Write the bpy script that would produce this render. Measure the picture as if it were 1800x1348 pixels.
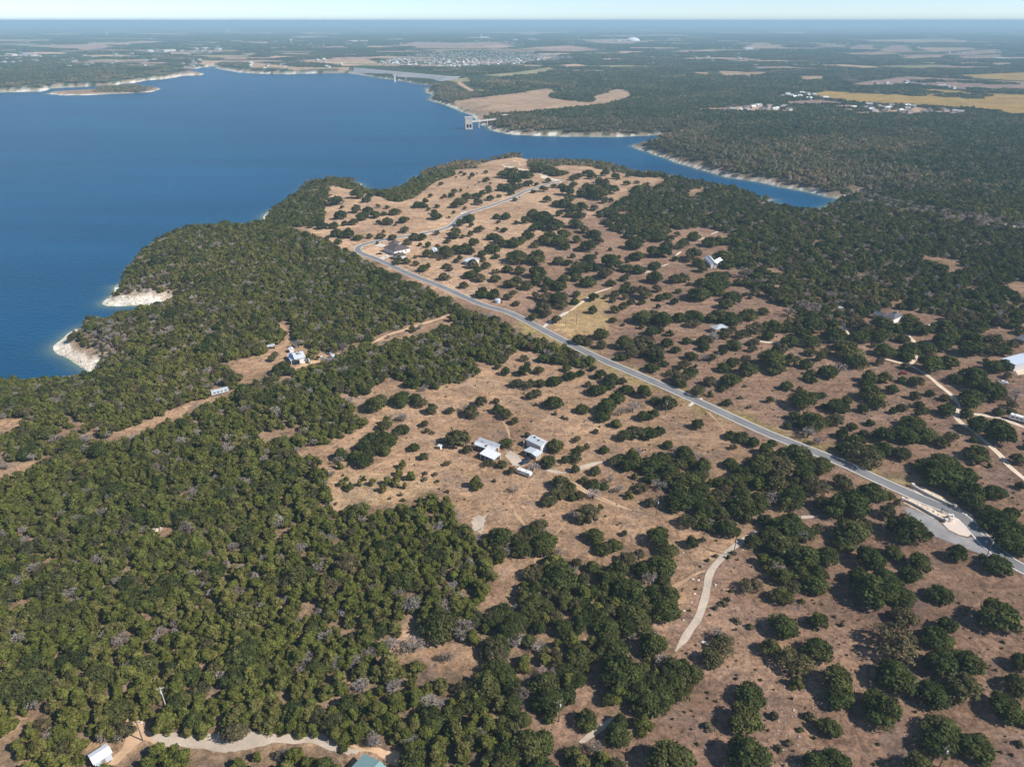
import bpy, bmesh, math, random
import numpy as np
from mathutils import Vector, Matrix
from mathutils.kdtree import KDTree

random.seed(11)
RNG = np.random.default_rng(11)
for o in list(bpy.data.objects):
    bpy.data.objects.remove(o)
scene = bpy.context.scene
COL = scene.collection
R = math.radians

# ------------------------------------------------------------------ camera
CAM_H = 190.0
PITCH = 27.06
FPX = 1247.0
cam_d = bpy.data.cameras.new('camera')
cam = bpy.data.objects.new('camera', cam_d)
COL.objects.link(cam)
cam.location = (0, 0, CAM_H)
cam.rotation_euler = (R(90 - PITCH), 0, 0)
cam_d.sensor_width = 36.0
cam_d.lens = 36.0 * FPX / 1800.0
cam_d.clip_start = 1.0
cam_d.clip_end = 200000.0
scene.camera = cam

# ------------------------------------------------------------------ sky and sun
SUN_EL, SHADOW_AZ = 41.0, 22.0        # shadows fall to the left and a little away
world = bpy.data.worlds.new('World')
scene.world = world
world.use_nodes = True
wn = world.node_tree.nodes
wl = world.node_tree.links
wn.clear()
sky = wn.new('ShaderNodeTexSky')
sky.sky_type = 'NISHITA'
sky.sun_disc = False
sky.sun_elevation = R(SUN_EL)
sun_vec = Vector((math.cos(R(SUN_EL)) * math.cos(R(SHADOW_AZ)),
                  -math.cos(R(SUN_EL)) * math.sin(R(SHADOW_AZ)),
                  math.sin(R(SUN_EL))))
sky.sun_rotation = math.atan2(sun_vec.x, sun_vec.y)
sky.altitude = 0
sky.air_density = 0.5
sky.dust_density = 0.15
sky.ozone_density = 1.5
bg = wn.new('ShaderNodeBackground')
bg.inputs['Strength'].default_value = 0.13
wo = wn.new('ShaderNodeOutputWorld')
wl.new(sky.outputs[0], bg.inputs['Color'])
wl.new(bg.outputs[0], wo.inputs['Surface'])

sun_d = bpy.data.lights.new('sun', 'SUN')
sun_d.energy = 5.0
sun_d.angle = R(0.53)
sun_d.color = (1.0, 0.955, 0.88)
sun = bpy.data.objects.new('sun', sun_d)
COL.objects.link(sun)
sun.location = (400, -200, 500)
sun.rotation_euler = sun_vec.to_track_quat('Z', 'Y').to_euler()

vs = scene.view_settings
vs.view_transform = 'Standard'
vs.look = 'None'
vs.exposure = 0.26
vs.gamma = 1.0
vs.use_curve_mapping = False

# ------------------------------------------------------------------ picking points on the ground
ct, st = math.cos(R(PITCH)), math.sin(R(PITCH))
LAKE = -22.0

def unproj(px, py, z):
    px = np.asarray(px, float); py = np.asarray(py, float)
    a = (px - 900.0) / FPX
    b = (674.0 - py) / FPX
    dy = ct + b * st
    dz = -st + b * ct
    t = (z - CAM_H) / np.minimum(dz, -1e-4)
    return a * t, dy * t

def proj(x, y, z):
    dz = z - CAM_H
    fw = y * ct - dz * st
    up = y * st + dz * ct
    fw = np.maximum(fw, 1e-3)
    return 900.0 + FPX * x / fw, 674.0 - FPX * up / fw

def inside(px, py, poly):
    poly = np.asarray(poly, float)
    res = np.zeros(px.shape, bool)
    x0, y0 = poly.min(0); x1, y1 = poly.max(0)
    m = (px >= x0) & (px <= x1) & (py >= y0) & (py <= y1)
    if not m.any():
        return res
    qx, qy = px[m], py[m]
    r = np.zeros(qx.shape, bool)
    n = len(poly)
    if qx.size <= 400:
        xi, yi = poly.T; xj, yj = np.roll(poly, 1, 0).T
        QX, QY = qx[:, None], qy[:, None]
        dyy = np.where(yj == yi, 1e-12, yj-yi)
        c = ((yi > QY) != (yj > QY)) & (QX < (xj-xi)*(QY-yi)/dyy + xi)
        res[m] = c.sum(1) % 2 == 1
        return res
    j = n - 1
    for i in range(n):
        xi, yi = poly[i]; xj, yj = poly[j]
        if yi != yj:
            c = ((yi > qy) != (yj > qy)) & (qx < (xj - xi) * (qy - yi) / (yj - yi) + xi)
            r ^= c
        j = i
    res[m] = r
    return res

# shoreline of the lake: (px, py, width of the bare white rock band in metres; 0 = trees down to the water)
SHORE = [(-900,170,30),(-300,166,30),(0,163,34),(75,161.5,34),(85,156,26),(140,153.5,26),(203,151,26),(214,147.5,30),(235,147,32),(262,141.5,34),(310,136.5,34),
 (322,133.8,30),(352,133.2,26),(359,130.5,18),(322,128.6,16),(296,128,10),(262,126.5,8),(262,124.5,10),(300,123,20),(345,121.5,26),(364,117.5,16),(381,117.2,14),(386,122,24),(420,128,34),(470,130.6,36),(530,130,34),(614,129.2,14),
 (690,140.5,8),(764,151,8),(749,158.5,20),(748,162.5,22),(760,168.3,16),(753,175.3,16),(778,183.5,20),(811,197,22),(831,204.5,20),(837,211.5,16),(846.7,220.5,16),
 (860,228.5,24),(878,232.8,28),(900,237,28),(945,239,26),(988,240.5,26),(1061,241.2,22),(1117,239.2,14),(1167,237.2,8),(1171,240,6),
 (1157,246.5,8),(1135,250,8),(1109,256.6,12),(1122,263,14),(1152,273,16),(1190,287,20),(1228,298.5,22),(1278,312.5,22),(1350,324,22),(1388,332,22),(1415,337,18),(1451,346,16),
 (1471,349.5,14),(1494,349.5,14),(1511,341,10),(1519,336.5,6),(1516,346,6),(1501,350.5,3),(1471,352.5,2),(1467,358,3),(1443,365,9),(1434.5,371.5,9),(1420,367,0),(1388,361.5,0),
 (1367,357,5),(1334,357.5,16),(1340,349,14),(1364,351,8),(1350,343,0),(1339,340,0),(1303.6,329,0),(1253,320.5,0),(1202.7,310.5,0),(1177.5,308.5,2),(1165,311,3),(1152,303.5,0),
 (1127,301,0),(1089,289.5,0),(1051,283.5,0),(1001,281,0),(963,282,0),(950,279,0),(938,273,0),(925,269.5,0),(900,269.5,0),(853,275,0),(828,284,0),(778,295.5,2),(727,313,3),
 (690,328,0),(669,333.5,0),(652,331,0),(634,323,4),(611,319.5,2),(581,314,0),(561,314.5,0),(546,320.6,3),(513,336.5,0),(488,354,0),(475,371,2),(462,380.5,7),(450,388,0),
 (429,393,0),(378,395,0),(338,395,0),(303,404,0),(265,423,0),(247,436,0),(234,456,0),(214,486,0),(199,504,3),(179,531.5,7),(182,537,10),(214,538.5,13),(262,536,13),(300,531,8),
 (268,545,4),(227,545,0),(207,551,0),(182,560,0),(161,568.5,2),(141,575,4),(121,585,7),(101,602,9),(93,613.6,10),(111,626,11),(131,638.5,12),(153,650.5,11),(151,657,0),
 (113,659.5,0),(70,664.5,0),(0,665,0),(-200,668,0),(-600,690,0),(-900,700,0)]
ISLET = [(78,165.3,22),(95,161,20),(140,158.5,14),(178,156.5,8),(186,153,4),(240,152.2,4),(268,154,12),(283,157.2,24),(270,161.8,26),(230,164.4,26),(150,168,26),(110,168.2,26)]

def shore_world(lst):
    out = []
    for (px, py, bw) in lst:
        if py < 360 and bw > 4: bw = max(3.0, bw*(0.42 if px < 620 else 0.36))
        z = LAKE
        if bw <= 1:      # wooded bluff: what is seen is the line of tree tops above the hidden water's edge
            b = (674.0 - py) / FPX
            tn = (st - b*ct) / (ct + b*st)
            dd = max(0.0, -52.0*math.log(max(tn, .02)/.423))
            z = LAKE + 22.0*(1-math.exp(-dd/52.0)) + 5.0 - dd*tn
        x, y = unproj(px, py, z)
        out.append((float(x), float(y), bw))
    return np.array(out)

def subdivide(P, it=1):
    for _ in range(it):
        Q = []
        n = len(P)
        for i in range(n):
            a = P[i]; b = P[(i + 1) % n]
            L = math.hypot(b[0]-a[0], b[1]-a[1])
            Q.append(a)
            if L < 3000:
                k = RNG.normal(0, 0.05) * min(L, 160.0)
                nx, ny = -(b[1]-a[1]) / max(L, 1e-6), (b[0]-a[0]) / max(L, 1e-6)
                Q.append(np.array([(a[0]+b[0])/2 + nx*k, (a[1]+b[1])/2 + ny*k, (a[2]+b[2])/2]))
        P = np.array(Q)
    return P

SW = subdivide(shore_world(SHORE), 2)
IW = subdivide(shore_world(ISLET), 1)
SEG_A = np.vstack([SW, IW]); SEG_B = np.vstack([np.roll(SW, -1, 0), np.roll(IW, -1, 0)])

def shore_info(x, y):
    """distance to the shoreline, white band width there, in lake?, on islet?"""
    x = np.atleast_1d(np.asarray(x, float)); y = np.atleast_1d(np.asarray(y, float))
    best = np.full(x.shape, 1e12); bw = np.zeros(x.shape)
    near = (np.hypot(x, y) < 9000)
    xs, ys = x[near], y[near]
    b2 = np.full(xs.shape, 1e12); w2 = np.zeros(xs.shape)
    if 0 < xs.size <= 400:
        ax, ay, aw = SEG_A.T; dx, dy, dw = (SEG_B-SEG_A).T
        X, Y = xs[:, None], ys[:, None]
        t = np.clip(((X-ax)*dx + (Y-ay)*dy) / (dx*dx+dy*dy+1e-9), 0, 1)
        D = (X-ax-t*dx)**2 + (Y-ay-t*dy)**2
        k = D.argmin(1); r_ = np.arange(len(k))
        b2 = D[r_, k]; w2 = (aw + t*dw)[r_, k]
        near_segs = ()
    else:
        near_segs = zip(SEG_A, SEG_B)
    for a, b in near_segs:
        dx, dy = b[0]-a[0], b[1]-a[1]
        L2 = dx*dx + dy*dy + 1e-9
        t = np.clip(((xs-a[0])*dx + (ys-a[1])*dy) / L2, 0, 1)
        d = (xs-a[0]-t*dx)**2 + (ys-a[1]-t*dy)**2
        m = d < b2
        b2[m] = d[m]
        w2[m] = (a[2] + t*(b[2]-a[2]))[m]
    best[near] = b2; bw[near] = w2
    isl = inside(x, y, IW[:, :2])
    lake = inside(x, y, SW[:, :2]) & ~isl
    return np.sqrt(best), bw, lake, isl

def terr_from(x, y, d, lake, isl):
    und = (0.9*np.sin(x/97.0+1.1)*np.sin(y/123.0+0.4) + 0.5*np.sin(x/41.0-y/57.0)
           + 5.0*np.sin(x/1900.0+2.0)*np.sin(y/2600.0)*np.clip(np.hypot(x, y)/6000.0, 0, 1))
    rise = 1 - np.exp(-d/52.0)
    z = LAKE + (0.0 - LAKE + und) * rise
    z = np.where(isl, LAKE + 5.0*(1-np.exp(-d/40.0)), z)
    z = np.where(lake, LAKE - 5.0*(1-np.exp(-d/12.0)), z)
    return z

def terr(x, y):
    x = np.atleast_1d(np.asarray(x, float)); y = np.atleast_1d(np.asarray(y, float))
    d, bw, lake, isl = shore_info(x, y)
    return terr_from(x, y, d, lake, isl)

def ground(px, py, off=0.0):
    """point on the terrain seen at a pixel (arrays); off = height above ground of the thing seen there"""
    px = np.atleast_1d(np.asarray(px, float)); py = np.atleast_1d(np.asarray(py, float))
    z = np.zeros(px.shape)
    for k in range(9):
        x, y = unproj(px, py, z + off)
        z = z + 0.8*(terr(x, y) - z)
    x, y = unproj(px, py, z + off)
    return x, y, terr(x, y)

def gp(px, py, off=0.0):
    x, y, z = ground([px], [py], off)
    return float(x[0]), float(y[0]), float(z[0])

# ------------------------------------------------------------------ small helpers for objects
def tag(o, label=None, cat=None, group=None, kind=None):
    if label: o['label'] = label
    if cat: o['category'] = cat
    if group: o['group'] = group
    if kind: o['kind'] = kind
    return o

def link(name, data, parent=None):
    o = bpy.data.objects.new(name, data)
    COL.objects.link(o)
    if parent is not None:
        o.parent = parent
    return o

def empty(name, loc, rz=0.0):
    o = link(name, None)
    o.empty_display_size = 0.5
    o.location = loc
    o.rotation_euler = (0, 0, rz)
    return o

class MB:
    """collects simple shapes and links them as one mesh object"""
    def __init__(self):
        self.v = []; self.f = []
    def quad(self, a, b, c, d):
        n = len(self.v); self.v += [a, b, c, d]; self.f.append((n, n+1, n+2, n+3)); return self
    def poly(self, pts):
        n = len(self.v); self.v += list(pts); self.f.append(tuple(range(n, n+len(pts)))); return self
    def box(self, c, s, rz=0.0):
        cx, cy, cz = c; sx, sy, sz = s[0]/2, s[1]/2, s[2]/2
        ca, sa = math.cos(rz), math.sin(rz)
        n = len(self.v)
        for (x, y, z) in ((-1,-1,-1),(1,-1,-1),(1,1,-1),(-1,1,-1),(-1,-1,1),(1,-1,1),(1,1,1),(-1,1,1)):
            X, Y = x*sx, y*sy
            self.v.append((cx + X*ca - Y*sa, cy + X*sa + Y*ca, cz + z*sz))
        for q in ((0,3,2,1),(4,5,6,7),(0,1,5,4),(1,2,6,5),(2,3,7,6),(3,0,4,7)):
            self.f.append(tuple(n+i for i in q))
        return self
    def prism(self, prof, y0, y1):
        """profile of (x,z) points, counter-clockwise seen from -y, pulled from y0 to y1"""
        n = len(self.v); k = len(prof)
        self.v += [(x, y0, z) for x, z in prof] + [(x, y1, z) for x, z in prof]
        self.f.append(tuple(n+i for i in range(k)))
        self.f.append(tuple(n+k+i for i in reversed(range(k))))
        for i in range(k):
            j = (i+1) % k
            self.f.append((n+j, n+i, n+k+i, n+k+j))
        return self
    def tube(self, p0, p1, r0, r1, sides=6, cap=True):
        p0 = Vector(p0); p1 = Vector(p1)
        d = (p1-p0)
        if d.length < 1e-6: return self
        d.normalize()
        a = d.orthogonal().normalized(); b = d.cross(a)
        n = len(self.v)
        for p, r in ((p0, r0), (p1, r1)):
            for i in range(sides):
                t = 2*math.pi*i/sides
                self.v.append(tuple(p + a*(r*math.cos(t)) + b*(r*math.sin(t))))
        for i in range(sides):
            j = (i+1) % sides
            self.f.append((n+i, n+j, n+sides+j, n+sides+i))
        if cap:
            self.f.append(tuple(n+i for i in reversed(range(sides))))
            self.f.append(tuple(n+sides+i for i in range(sides)))
        return self
    def mesh(self, name, mat):
        me = bpy.data.meshes.new(name)
        me.from_pydata(self.v, [], self.f)
        me.materials.append(mat)
        me.update()
        return me
    def build(self, name, mat, parent=None):
        return link(name, self.mesh(name, mat), parent)

# ------------------------------------------------------------------ materials
def new_mat(name):
    m = bpy.data.materials.new(name)
    m.use_nodes = True
    nt = m.node_tree
    for n in list(nt.nodes):
        nt.nodes.remove(n)
    out = nt.nodes.new('ShaderNodeOutputMaterial')
    return m, nt, out

def N(nt, t, **kw):
    n = nt.nodes.new(t)
    for k, v in kw.items():
        setattr(n, k, v)
    return n

def mixrgb(nt, a, b, fac, mode='MIX'):
    n = nt.nodes.new('ShaderNodeMix'); n.data_type = 'RGBA'; n.blend_type = mode
    for s, v in ((n.inputs[6], a), (n.inputs[7], b), (n.inputs[0], fac)):
        if isinstance(v, (int, float)):
            s.default_value = v
        elif isinstance(v, tuple):
            s.default_value = (*v, 1) if len(v) == 3 else v
        else:
            nt.links.new(v, s)
    return n.outputs[2]

def noise(nt, scale, detail=3, rough=0.6, coord='Object', vec=None, dist=0.0):
    n = N(nt, 'ShaderNodeTexNoise')
    n.inputs['Scale'].default_value = scale
    n.inputs['Detail'].default_value = detail
    n.inputs['Roughness'].default_value = rough
    n.inputs['Distortion'].default_value = dist
    if vec is None:
        tc = N(nt, 'ShaderNodeTexCoord'); vec = tc.outputs[coord]
    nt.links.new(vec, n.inputs['Vector'])
    return n.outputs['Fac']

def ramp(nt, fac, stops):
    r = N(nt, 'ShaderNodeValToRGB')
    e = r.color_ramp.elements
    while len(e) < len(stops): e.new(0.5)
    for el, (p, c) in zip(e, stops):
        el.position = p
        el.color = (c, c, c, 1) if isinstance(c, (int, float)) else (*c, 1)
    nt.links.new(fac, r.inputs[0])
    return r.outputs[0]

def surf(name, col, rough=0.8, var=0.25, scale=1.5, spec=0.3, bump=0.0, metal=0.0, big=0.0, bigscale=0.05):
    """plain procedural surface: colour broken up by two noises"""
    m, nt, out = new_mat(name)
    p = N(nt, 'ShaderNodeBsdfPrincipled')
    p.inputs['Roughness'].default_value = rough
    p.inputs['Specular IOR Level'].default_value = spec
    p.inputs['Metallic'].default_value = metal
    f = noise(nt, scale, 4)
    c = mixrgb(nt, tuple(x*(1-var) for x in col), tuple(min(1, x*(1+var)) for x in col), f)
    if big:
        f2 = ramp(nt, noise(nt, bigscale, 3), [(0.3, 1-big), (0.7, 1+big)])
        c = mixrgb(nt, c, f2, 1.0, 'MULTIPLY')
    nt.links.new(c, p.inputs['Base Color'])
    if bump:
        b = N(nt, 'ShaderNodeBump'); b.inputs['Strength'].default_value = bump; b.inputs['Distance'].default_value = 0.05
        nt.links.new(f, b.inputs['Height']); nt.links.new(b.outputs[0], p.inputs['Normal'])
    nt.links.new(p.outputs[0], out.inputs[0])
    return m

def metal_sheet(name, col, rough=0.45, axis=0, pitch=0.6, var=0.08):
    """painted or galvanised sheet with seams and streaky weathering"""
    m, nt, out = new_mat(name)
    p = N(nt, 'ShaderNodeBsdfPrincipled')
    p.inputs['Roughness'].default_value = rough
    p.inputs['Specular IOR Level'].default_value = 0.4
    tc = N(nt, 'ShaderNodeTexCoord')
    w = N(nt, 'ShaderNodeTexWave'); w.bands_direction = 'XYZ'[axis]
    w.inputs['Scale'].default_value = 1.0/pitch/3.14
    nt.links.new(tc.outputs['Object'], w.inputs['Vector'])
    mp = N(nt, 'ShaderNodeMapping'); mp.inputs['Scale'].default_value = (2.0, 0.25, 1) if axis == 0 else (0.25, 2.0, 1)
    nt.links.new(tc.outputs['Object'], mp.inputs[0])
    st_ = noise(nt, 1.0, 4, vec=mp.outputs[0])
    c = mixrgb(nt, tuple(x*(1-2.2*var) for x in col), tuple(min(1, x*(1+var)) for x in col), st_)
    sm = ramp(nt, w.outputs['Fac'], [(0.0, 0.86), (0.2, 1.0)])
    c = mixrgb(nt, c, sm, 1.0, 'MULTIPLY')
    nt.links.new(c, p.inputs['Base Color'])
    b = N(nt, 'ShaderNodeBump'); b.inputs['Strength'].default_value = 0.4; b.inputs['Distance'].default_value = 0.04
    nt.links.new(w.outputs['Fac'], b.inputs['Height']); nt.links.new(b.outputs[0], p.inputs['Normal'])
    nt.links.new(p.outputs[0], out.inputs[0])
    return m

def leaf_mat(name, ca, cb, cc, transl=0.18, amp=1.0):
    """foliage: colour picked per tree between three tones, broken up per leaf by the tint attribute"""
    m, nt, out = new_mat(name)
    oi = N(nt, 'ShaderNodeObjectInfo')
    base = ramp(nt, oi.outputs['Random'], [(0.0, ca), (0.5, cb), (1.0, cc)])
    at = N(nt, 'ShaderNodeAttribute'); at.attribute_name = 'tint'
    c = mixrgb(nt, base, at.outputs['Color'], 1.0, 'MULTIPLY')
    geo = N(nt, 'ShaderNodeNewGeometry')
    drift = ramp(nt, noise(nt, 0.006, 4, 0.6, vec=geo.outputs['Position']), [(0.34, (1-.16*amp,1-.12*amp,1-.12*amp)), (0.5, (1,1,1)), (0.66, (1+.28*amp,1+.18*amp,1+.2*amp))])
    c = mixrgb(nt, c, drift, 1.0, 'MULTIPLY')
    d = N(nt, 'ShaderNodeBsdfDiffuse'); nt.links.new(c, d.inputs['Color'])
    t = N(nt, 'ShaderNodeBsdfTranslucent'); nt.links.new(c, t.inputs['Color'])
    mx = N(nt, 'ShaderNodeMixShader'); mx.inputs[0].default_value = transl
    nt.links.new(d.outputs[0], mx.inputs[1]); nt.links.new(t.outputs[0], mx.inputs[2])
    nt.links.new(mx.outputs[0], out.inputs[0])
    return m

# ------------------------------------------------------------------ land cover, traced as outlines on the ground
def cr(ox, oy, s, pts):
    return [(ox + p[0]/s, oy + p[1]/s) + tuple(p[2:]) for p in pts]

FAR = [(-2500,34.2),(-2500,180),(-900,170),(0,163),(205,151),(360,118),(381,117),(470,131),(612,130),(765,152),(748,160),(755,175),(835,211),(900,237),(988,240.5),(1167,238.5),
       (1157,247),(1109,257),(1190,287),(1350,323.5),(1471,349.5),(1501,350),(1516,346),(1800,398),(2100,465),(4300,800),(4300,34.2)]
LEFT_WOOD = [(-500,1900),(-500,640),(0,655),(150,640),(90,610),(150,565),(240,530),(180,530),(240,440),(300,400),(450,385),(545,318),(560,310),(581,310),(579,326),(569,361),(566,391),(505,395),
   (533,409),(581,424),(591,437),(621,443),(660,466),(700,488),(750,509),(800,532),(832,549),(880,561),(915,585),(1000,608),(1042,636),(1030,643),(985,632),(963,622),(934,610),(909,605),(885,631),
   (869,634),(831,619),(805,617),(842,641),(834,655),(807,663),(773,677),(740,679),(713,668),(690,655),(668,665),(655,690),(645,720),(645,733),(637,745),(615,754),(587,765),(551,776),(530,783),
   (524,790),(498,813),(510,804),(539,797),(564,806),(565,822),(573,832),(560,847),(576,861),(569,868),(576,884),(581,895),(605,893),(628,889),(637,880),(646,891),(669,893),(699,891),(719,882),
   (736,870),(754,863),(765,875),(783,877),(793,889),(800,915),(821,927),(837,937),(849,939),(883,934),(892,943),(893,974),(877,988),(862,988),(872,1003),(875,1016),(845,1040),(842,1065),(860,1070),
   (900,1040),(925,1006),(966,966),(1000,963),(1040,986),(1060,1006),(1086,983),(1099,963),(1133,960),(1153,976),(1176,993),(1179,1023),(1186,1050),(1176,1073),(1163,1079),(1139,1099),(1126,1119),
   (1090,1116),(1093,1146),(1060,1163),(1040,1166),(1033,1189),(1016,1216),(1010,1236),(983,1242),(956,1285),(920,1302),(900,1312),(870,1340),(860,1900)]
RIGHT_WOOD = [(1051,371),(1076,361),(1091,351),(1114,338),(1112,328),(1152,326),(1172,316),(1203,309),(1253,319),(1304,327),(1340,338),(1350,357),(1390,360),(1434,370),(1443,363),(1471,350),(1516,343),
   (1800,395),(2100,460),(2300,640),(1900,600),(1800,560),(1720,562),(1640,545),(1560,535),(1500,560),(1460,590),(1420,560),(1380,530),(1340,500),(1310,470),(1290,440),(1280,405),(1240,395),(1178,399),
   (1178,412),(1152,417),(1127,407),(1089,407),(1071,397),(1051,381)]
BELT_A = cr(450,250,3.964,[(440,235),(520,235),(640,262),(730,280),(800,310),(870,325),(950,298),(1100,238),(1300,168),(1500,123),(1600,90),(1800,70),(1800,98),(1640,120),(1500,170),(1390,190),(1380,220),(1250,260),(1150,330),(1110,370),(1000,400),(930,390),(870,360),(780,345),(700,320),(600,305),(520,285),(450,270)])
BELT_B = cr(900,220,3.964,[(-10,185),(100,185),(150,200),(220,235),(400,230),(600,240),(750,265),(900,310),(1000,320),(1060,345),(1090,362),(1010,352),(900,350),(800,330),(680,312),(600,292),(450,272),(330,267),(310,310),(400,330),(300,345),(150,310),(140,270),(100,222),(0,215)])
STRIP_OAK = cr(480,690,5.616,[(570,640),(620,580),(680,540),(740,580),(800,540),(860,500),(960,400),(1040,350),(980,250),(1050,180),(1150,200),(1300,180),(1280,310),(1340,380),(1330,440),(1230,500),(1180,500),(1040,580),(960,650),(830,690),(720,680),(600,650)])
MID_WOOD = cr(1000,780,4.4925,[(340,80),(500,45),(600,60),(680,20),(900,15),(1000,50),(1080,100),(1160,180),(1150,230),(1300,240),(1330,200),(1440,150),(1530,60),(1800,30),(1900,100),(1900,520),(1700,520),(1640,460),(1550,500),(1530,600),(1430,650),(1340,700),(1240,670),(1150,720),(1050,690),(1010,560),(1050,480),(1100,400),(1010,420),(900,420),(870,470),(860,550),(790,530),(760,440),(690,400),(560,380),(530,340),(640,290),(560,250),(470,210),(360,150)])
MID_WOOD_B = cr(1000,780,4.4925,[(1440,680),(1550,570),(1700,545),(1800,560),(1860,700),(1840,1020),(1720,1080),(1640,1020),(1560,940),(1500,880),(1410,860),(1460,800)])
CLUMP_A = cr(900,900,3.009,[(440,940),(500,870),(560,810),(660,830),(700,700),(740,640),(820,650),(910,740),(890,830),(1000,820),(1010,880),(930,920),(850,960),(830,1030),(760,1080),(760,1100),(640,1170),(600,1120),(500,1060),(430,980)])
CLUMP_B = cr(900,900,3.009,[(-60,1290),(100,1210),(230,1220),(340,1180),(420,1190),(520,1120),(630,1140),(640,1200),(590,1240),(600,1348),(600,1800),(-200,1800)])
CLUMP_C = cr(800,820,6.738,[(720,620),(880,600),(1060,640),(1190,780),(1150,880),(1060,960),(930,1010),(800,1000),(650,990),(620,830),(720,800)])
CLUMP_D = [(595,800),(610,792),(625,800),(622,812),(600,812)]

SPARSE = [(-20,728),(130,728),(192,744),(192,772),(100,802),(-20,826)]
CLEAR = [
 cr(450,250,3.964,[(310,690),(340,690),(362,820),(338,830)]),
 cr(450,250,3.964,[(430,850),(470,860),(530,930),(500,945)]),
 cr(450,250,3.964,[(160,1060),(180,1060),(190,1150),(245,1200),(235,1345),(195,1345),(165,1260)]),
 cr(380,550,5.616,[(620,100),(660,100),(700,180),(790,250),(760,300),(870,280),(900,290),(1000,320),(1250,370),(1240,410),(920,530),(790,630),(700,630),(500,600),(380,660),(300,740),(120,770),(100,740),(250,640),(200,600),(60,500),(0,500),(0,465),(300,390),(470,400),(500,350),(680,250)]),
 [(373,690),(363,689),(343,700),(290,713),(282,725),(247,735),(191,753),(190,775),(207,772),(227,766),(252,756),(285,741),(293,733),(335,727),(345,713),(368,708),(400,692),(432,679),(428,674),(398,682)],
 [(-30,826),(0,821),(25,811),(38,808),(70,803),(70,811),(40,826),(0,838),(-30,846)],
 [(-20,740),(18,727),(52,734),(15,757),(-20,755)],
 [(95,750),(110,740),(122,744),(118,755),(100,757)],
 [(135,757),(160,748),(168,757),(150,765)],
 cr(380,550,5.616,[(360,1180),(560,1125),(770,1070),(815,1110),(740,1175),(620,1205),(520,1265),(480,1225)]),
 cr(380,550,5.616,[(1100,735),(1280,757),(1380,800),(1500,757),(1560,680),(1700,580),(1800,600),(1800,725),(1700,702),(1560,795),(1460,835),(1450,930),(1560,1000),(1490,1060),(1440,1010),(1300,965),(1380,930),(1400,880),(1300,825),(1110,765)]),
 [(653,607),(660,596),(700,583),(740,571),(790,550),(800,556),(740,580),(700,594),(672,606)],
 [(700,585),(760,565),(800,560),(800,572),(760,580),(705,598)],
 cr(450,900,3.009,[(790,515),(832,510),(795,580),(900,590),(1000,630),(1150,700),(1235,770),(1235,812),(1120,852),(1000,822),(900,852),(880,800),(750,780),(690,740),(740,640)]),
 cr(450,900,3.009,[(330,970),(480,895),(600,875),(685,805),(690,860),(560,925),(400,1005),(360,1025)]),
 cr(450,900,3.009,[(235,450),(265,432),(300,448),(270,464)]),
 cr(450,900,3.009,[(170,255),(215,245),(230,275),(190,278)]),
 cr(450,900,3.009,[(370,285),(470,290),(500,320),(400,300)]),
 cr(0,900,3.009,[(780,90),(830,50),(910,45),(890,75),(830,110)]),
 cr(0,900,3.009,[(200,205),(260,205),(315,235),(230,238)]),
 cr(0,900,3.009,[(545,125),(590,135),(580,170),(555,155)]),
 cr(0,900,3.009,[(815,375),(865,380),(860,395),(815,390)]),
 cr(0,900,3.009,[(35,1070),(110,1050),(190,1005),(250,995),(190,1045),(120,1090),(110,1160),(45,1165)]),
 cr(0,900,3.009,[(130,1310),(230,1220),(245,1240),(220,1290),(150,1340)]),
 cr(0,900,3.009,[(405,1210),(560,1195),(600,1210),(610,1260),(570,1330),(400,1340),(440,1270)]),
 cr(0,900,3.009,[(665,1140),(690,1060),(760,1040),(760,1070),(735,1150),(830,1170),(930,1150),(1060,1165),(1150,1190),(1354,1165),(1354,1240),(1190,1285),(1050,1240),(930,1215),(820,1225),(790,1190),(740,1230),(620,1348),(580,1348),(640,1260),(690,1220)]),
 cr(0,900,3.009,[(820,1065),(860,985),(885,1045),(835,1075)]),
 cr(450,900,3.009,[(-5,1150),(200,1150),(270,1180),(400,1160),(470,1210),(560,1215),(760,1270),(820,1290),(810,1310),(720,1320),(730,1500),(450,1500),(500,1310),(480,1240),(400,1215),(300,1250),(210,1205),(90,1235),(-5,1220)]),
 cr(900,900,3.009,[(120,480),(200,490),(230,515),(160,530)]),
 cr(900,900,3.009,[(330,560),(380,640),(430,660),(400,690),(360,640)]),
 cr(1350,220,3.964,[(1055,930),(1090,900),(1280,903),(1340,940),(1395,985),(1340,1012),(1220,1022),(1210,970),(1130,945)]),
 [(1756,496),(1800,489),(1900,495),(1900,520),(1800,520),(1768,508)],
 cr(1350,220,3.964,[(295,680),(320,680),(335,870),(315,870)]),
 cr(1350,220,3.964,[(30,738),(95,742),(95,762),(40,762)]),
 cr(1350,220,3.964,[(-10,975),(60,980),(115,1005),(100,1025),(-10,1005)]),
 cr(1350,220,3.964,[(20,1110),(70,1090),(165,1085),(90,1110),(60,1135)]),
 cr(1350,220,3.964,[(810,1225),(900,1205),(955,1225),(880,1258)]),
 cr(1350,220,3.964,[(670,1075),(715,1060),(720,1085),(680,1092)]),
 cr(900,220,3.964,[(1210,470),(1260,430),(1360,425),(1330,460),(1240,492)]),
]
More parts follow.
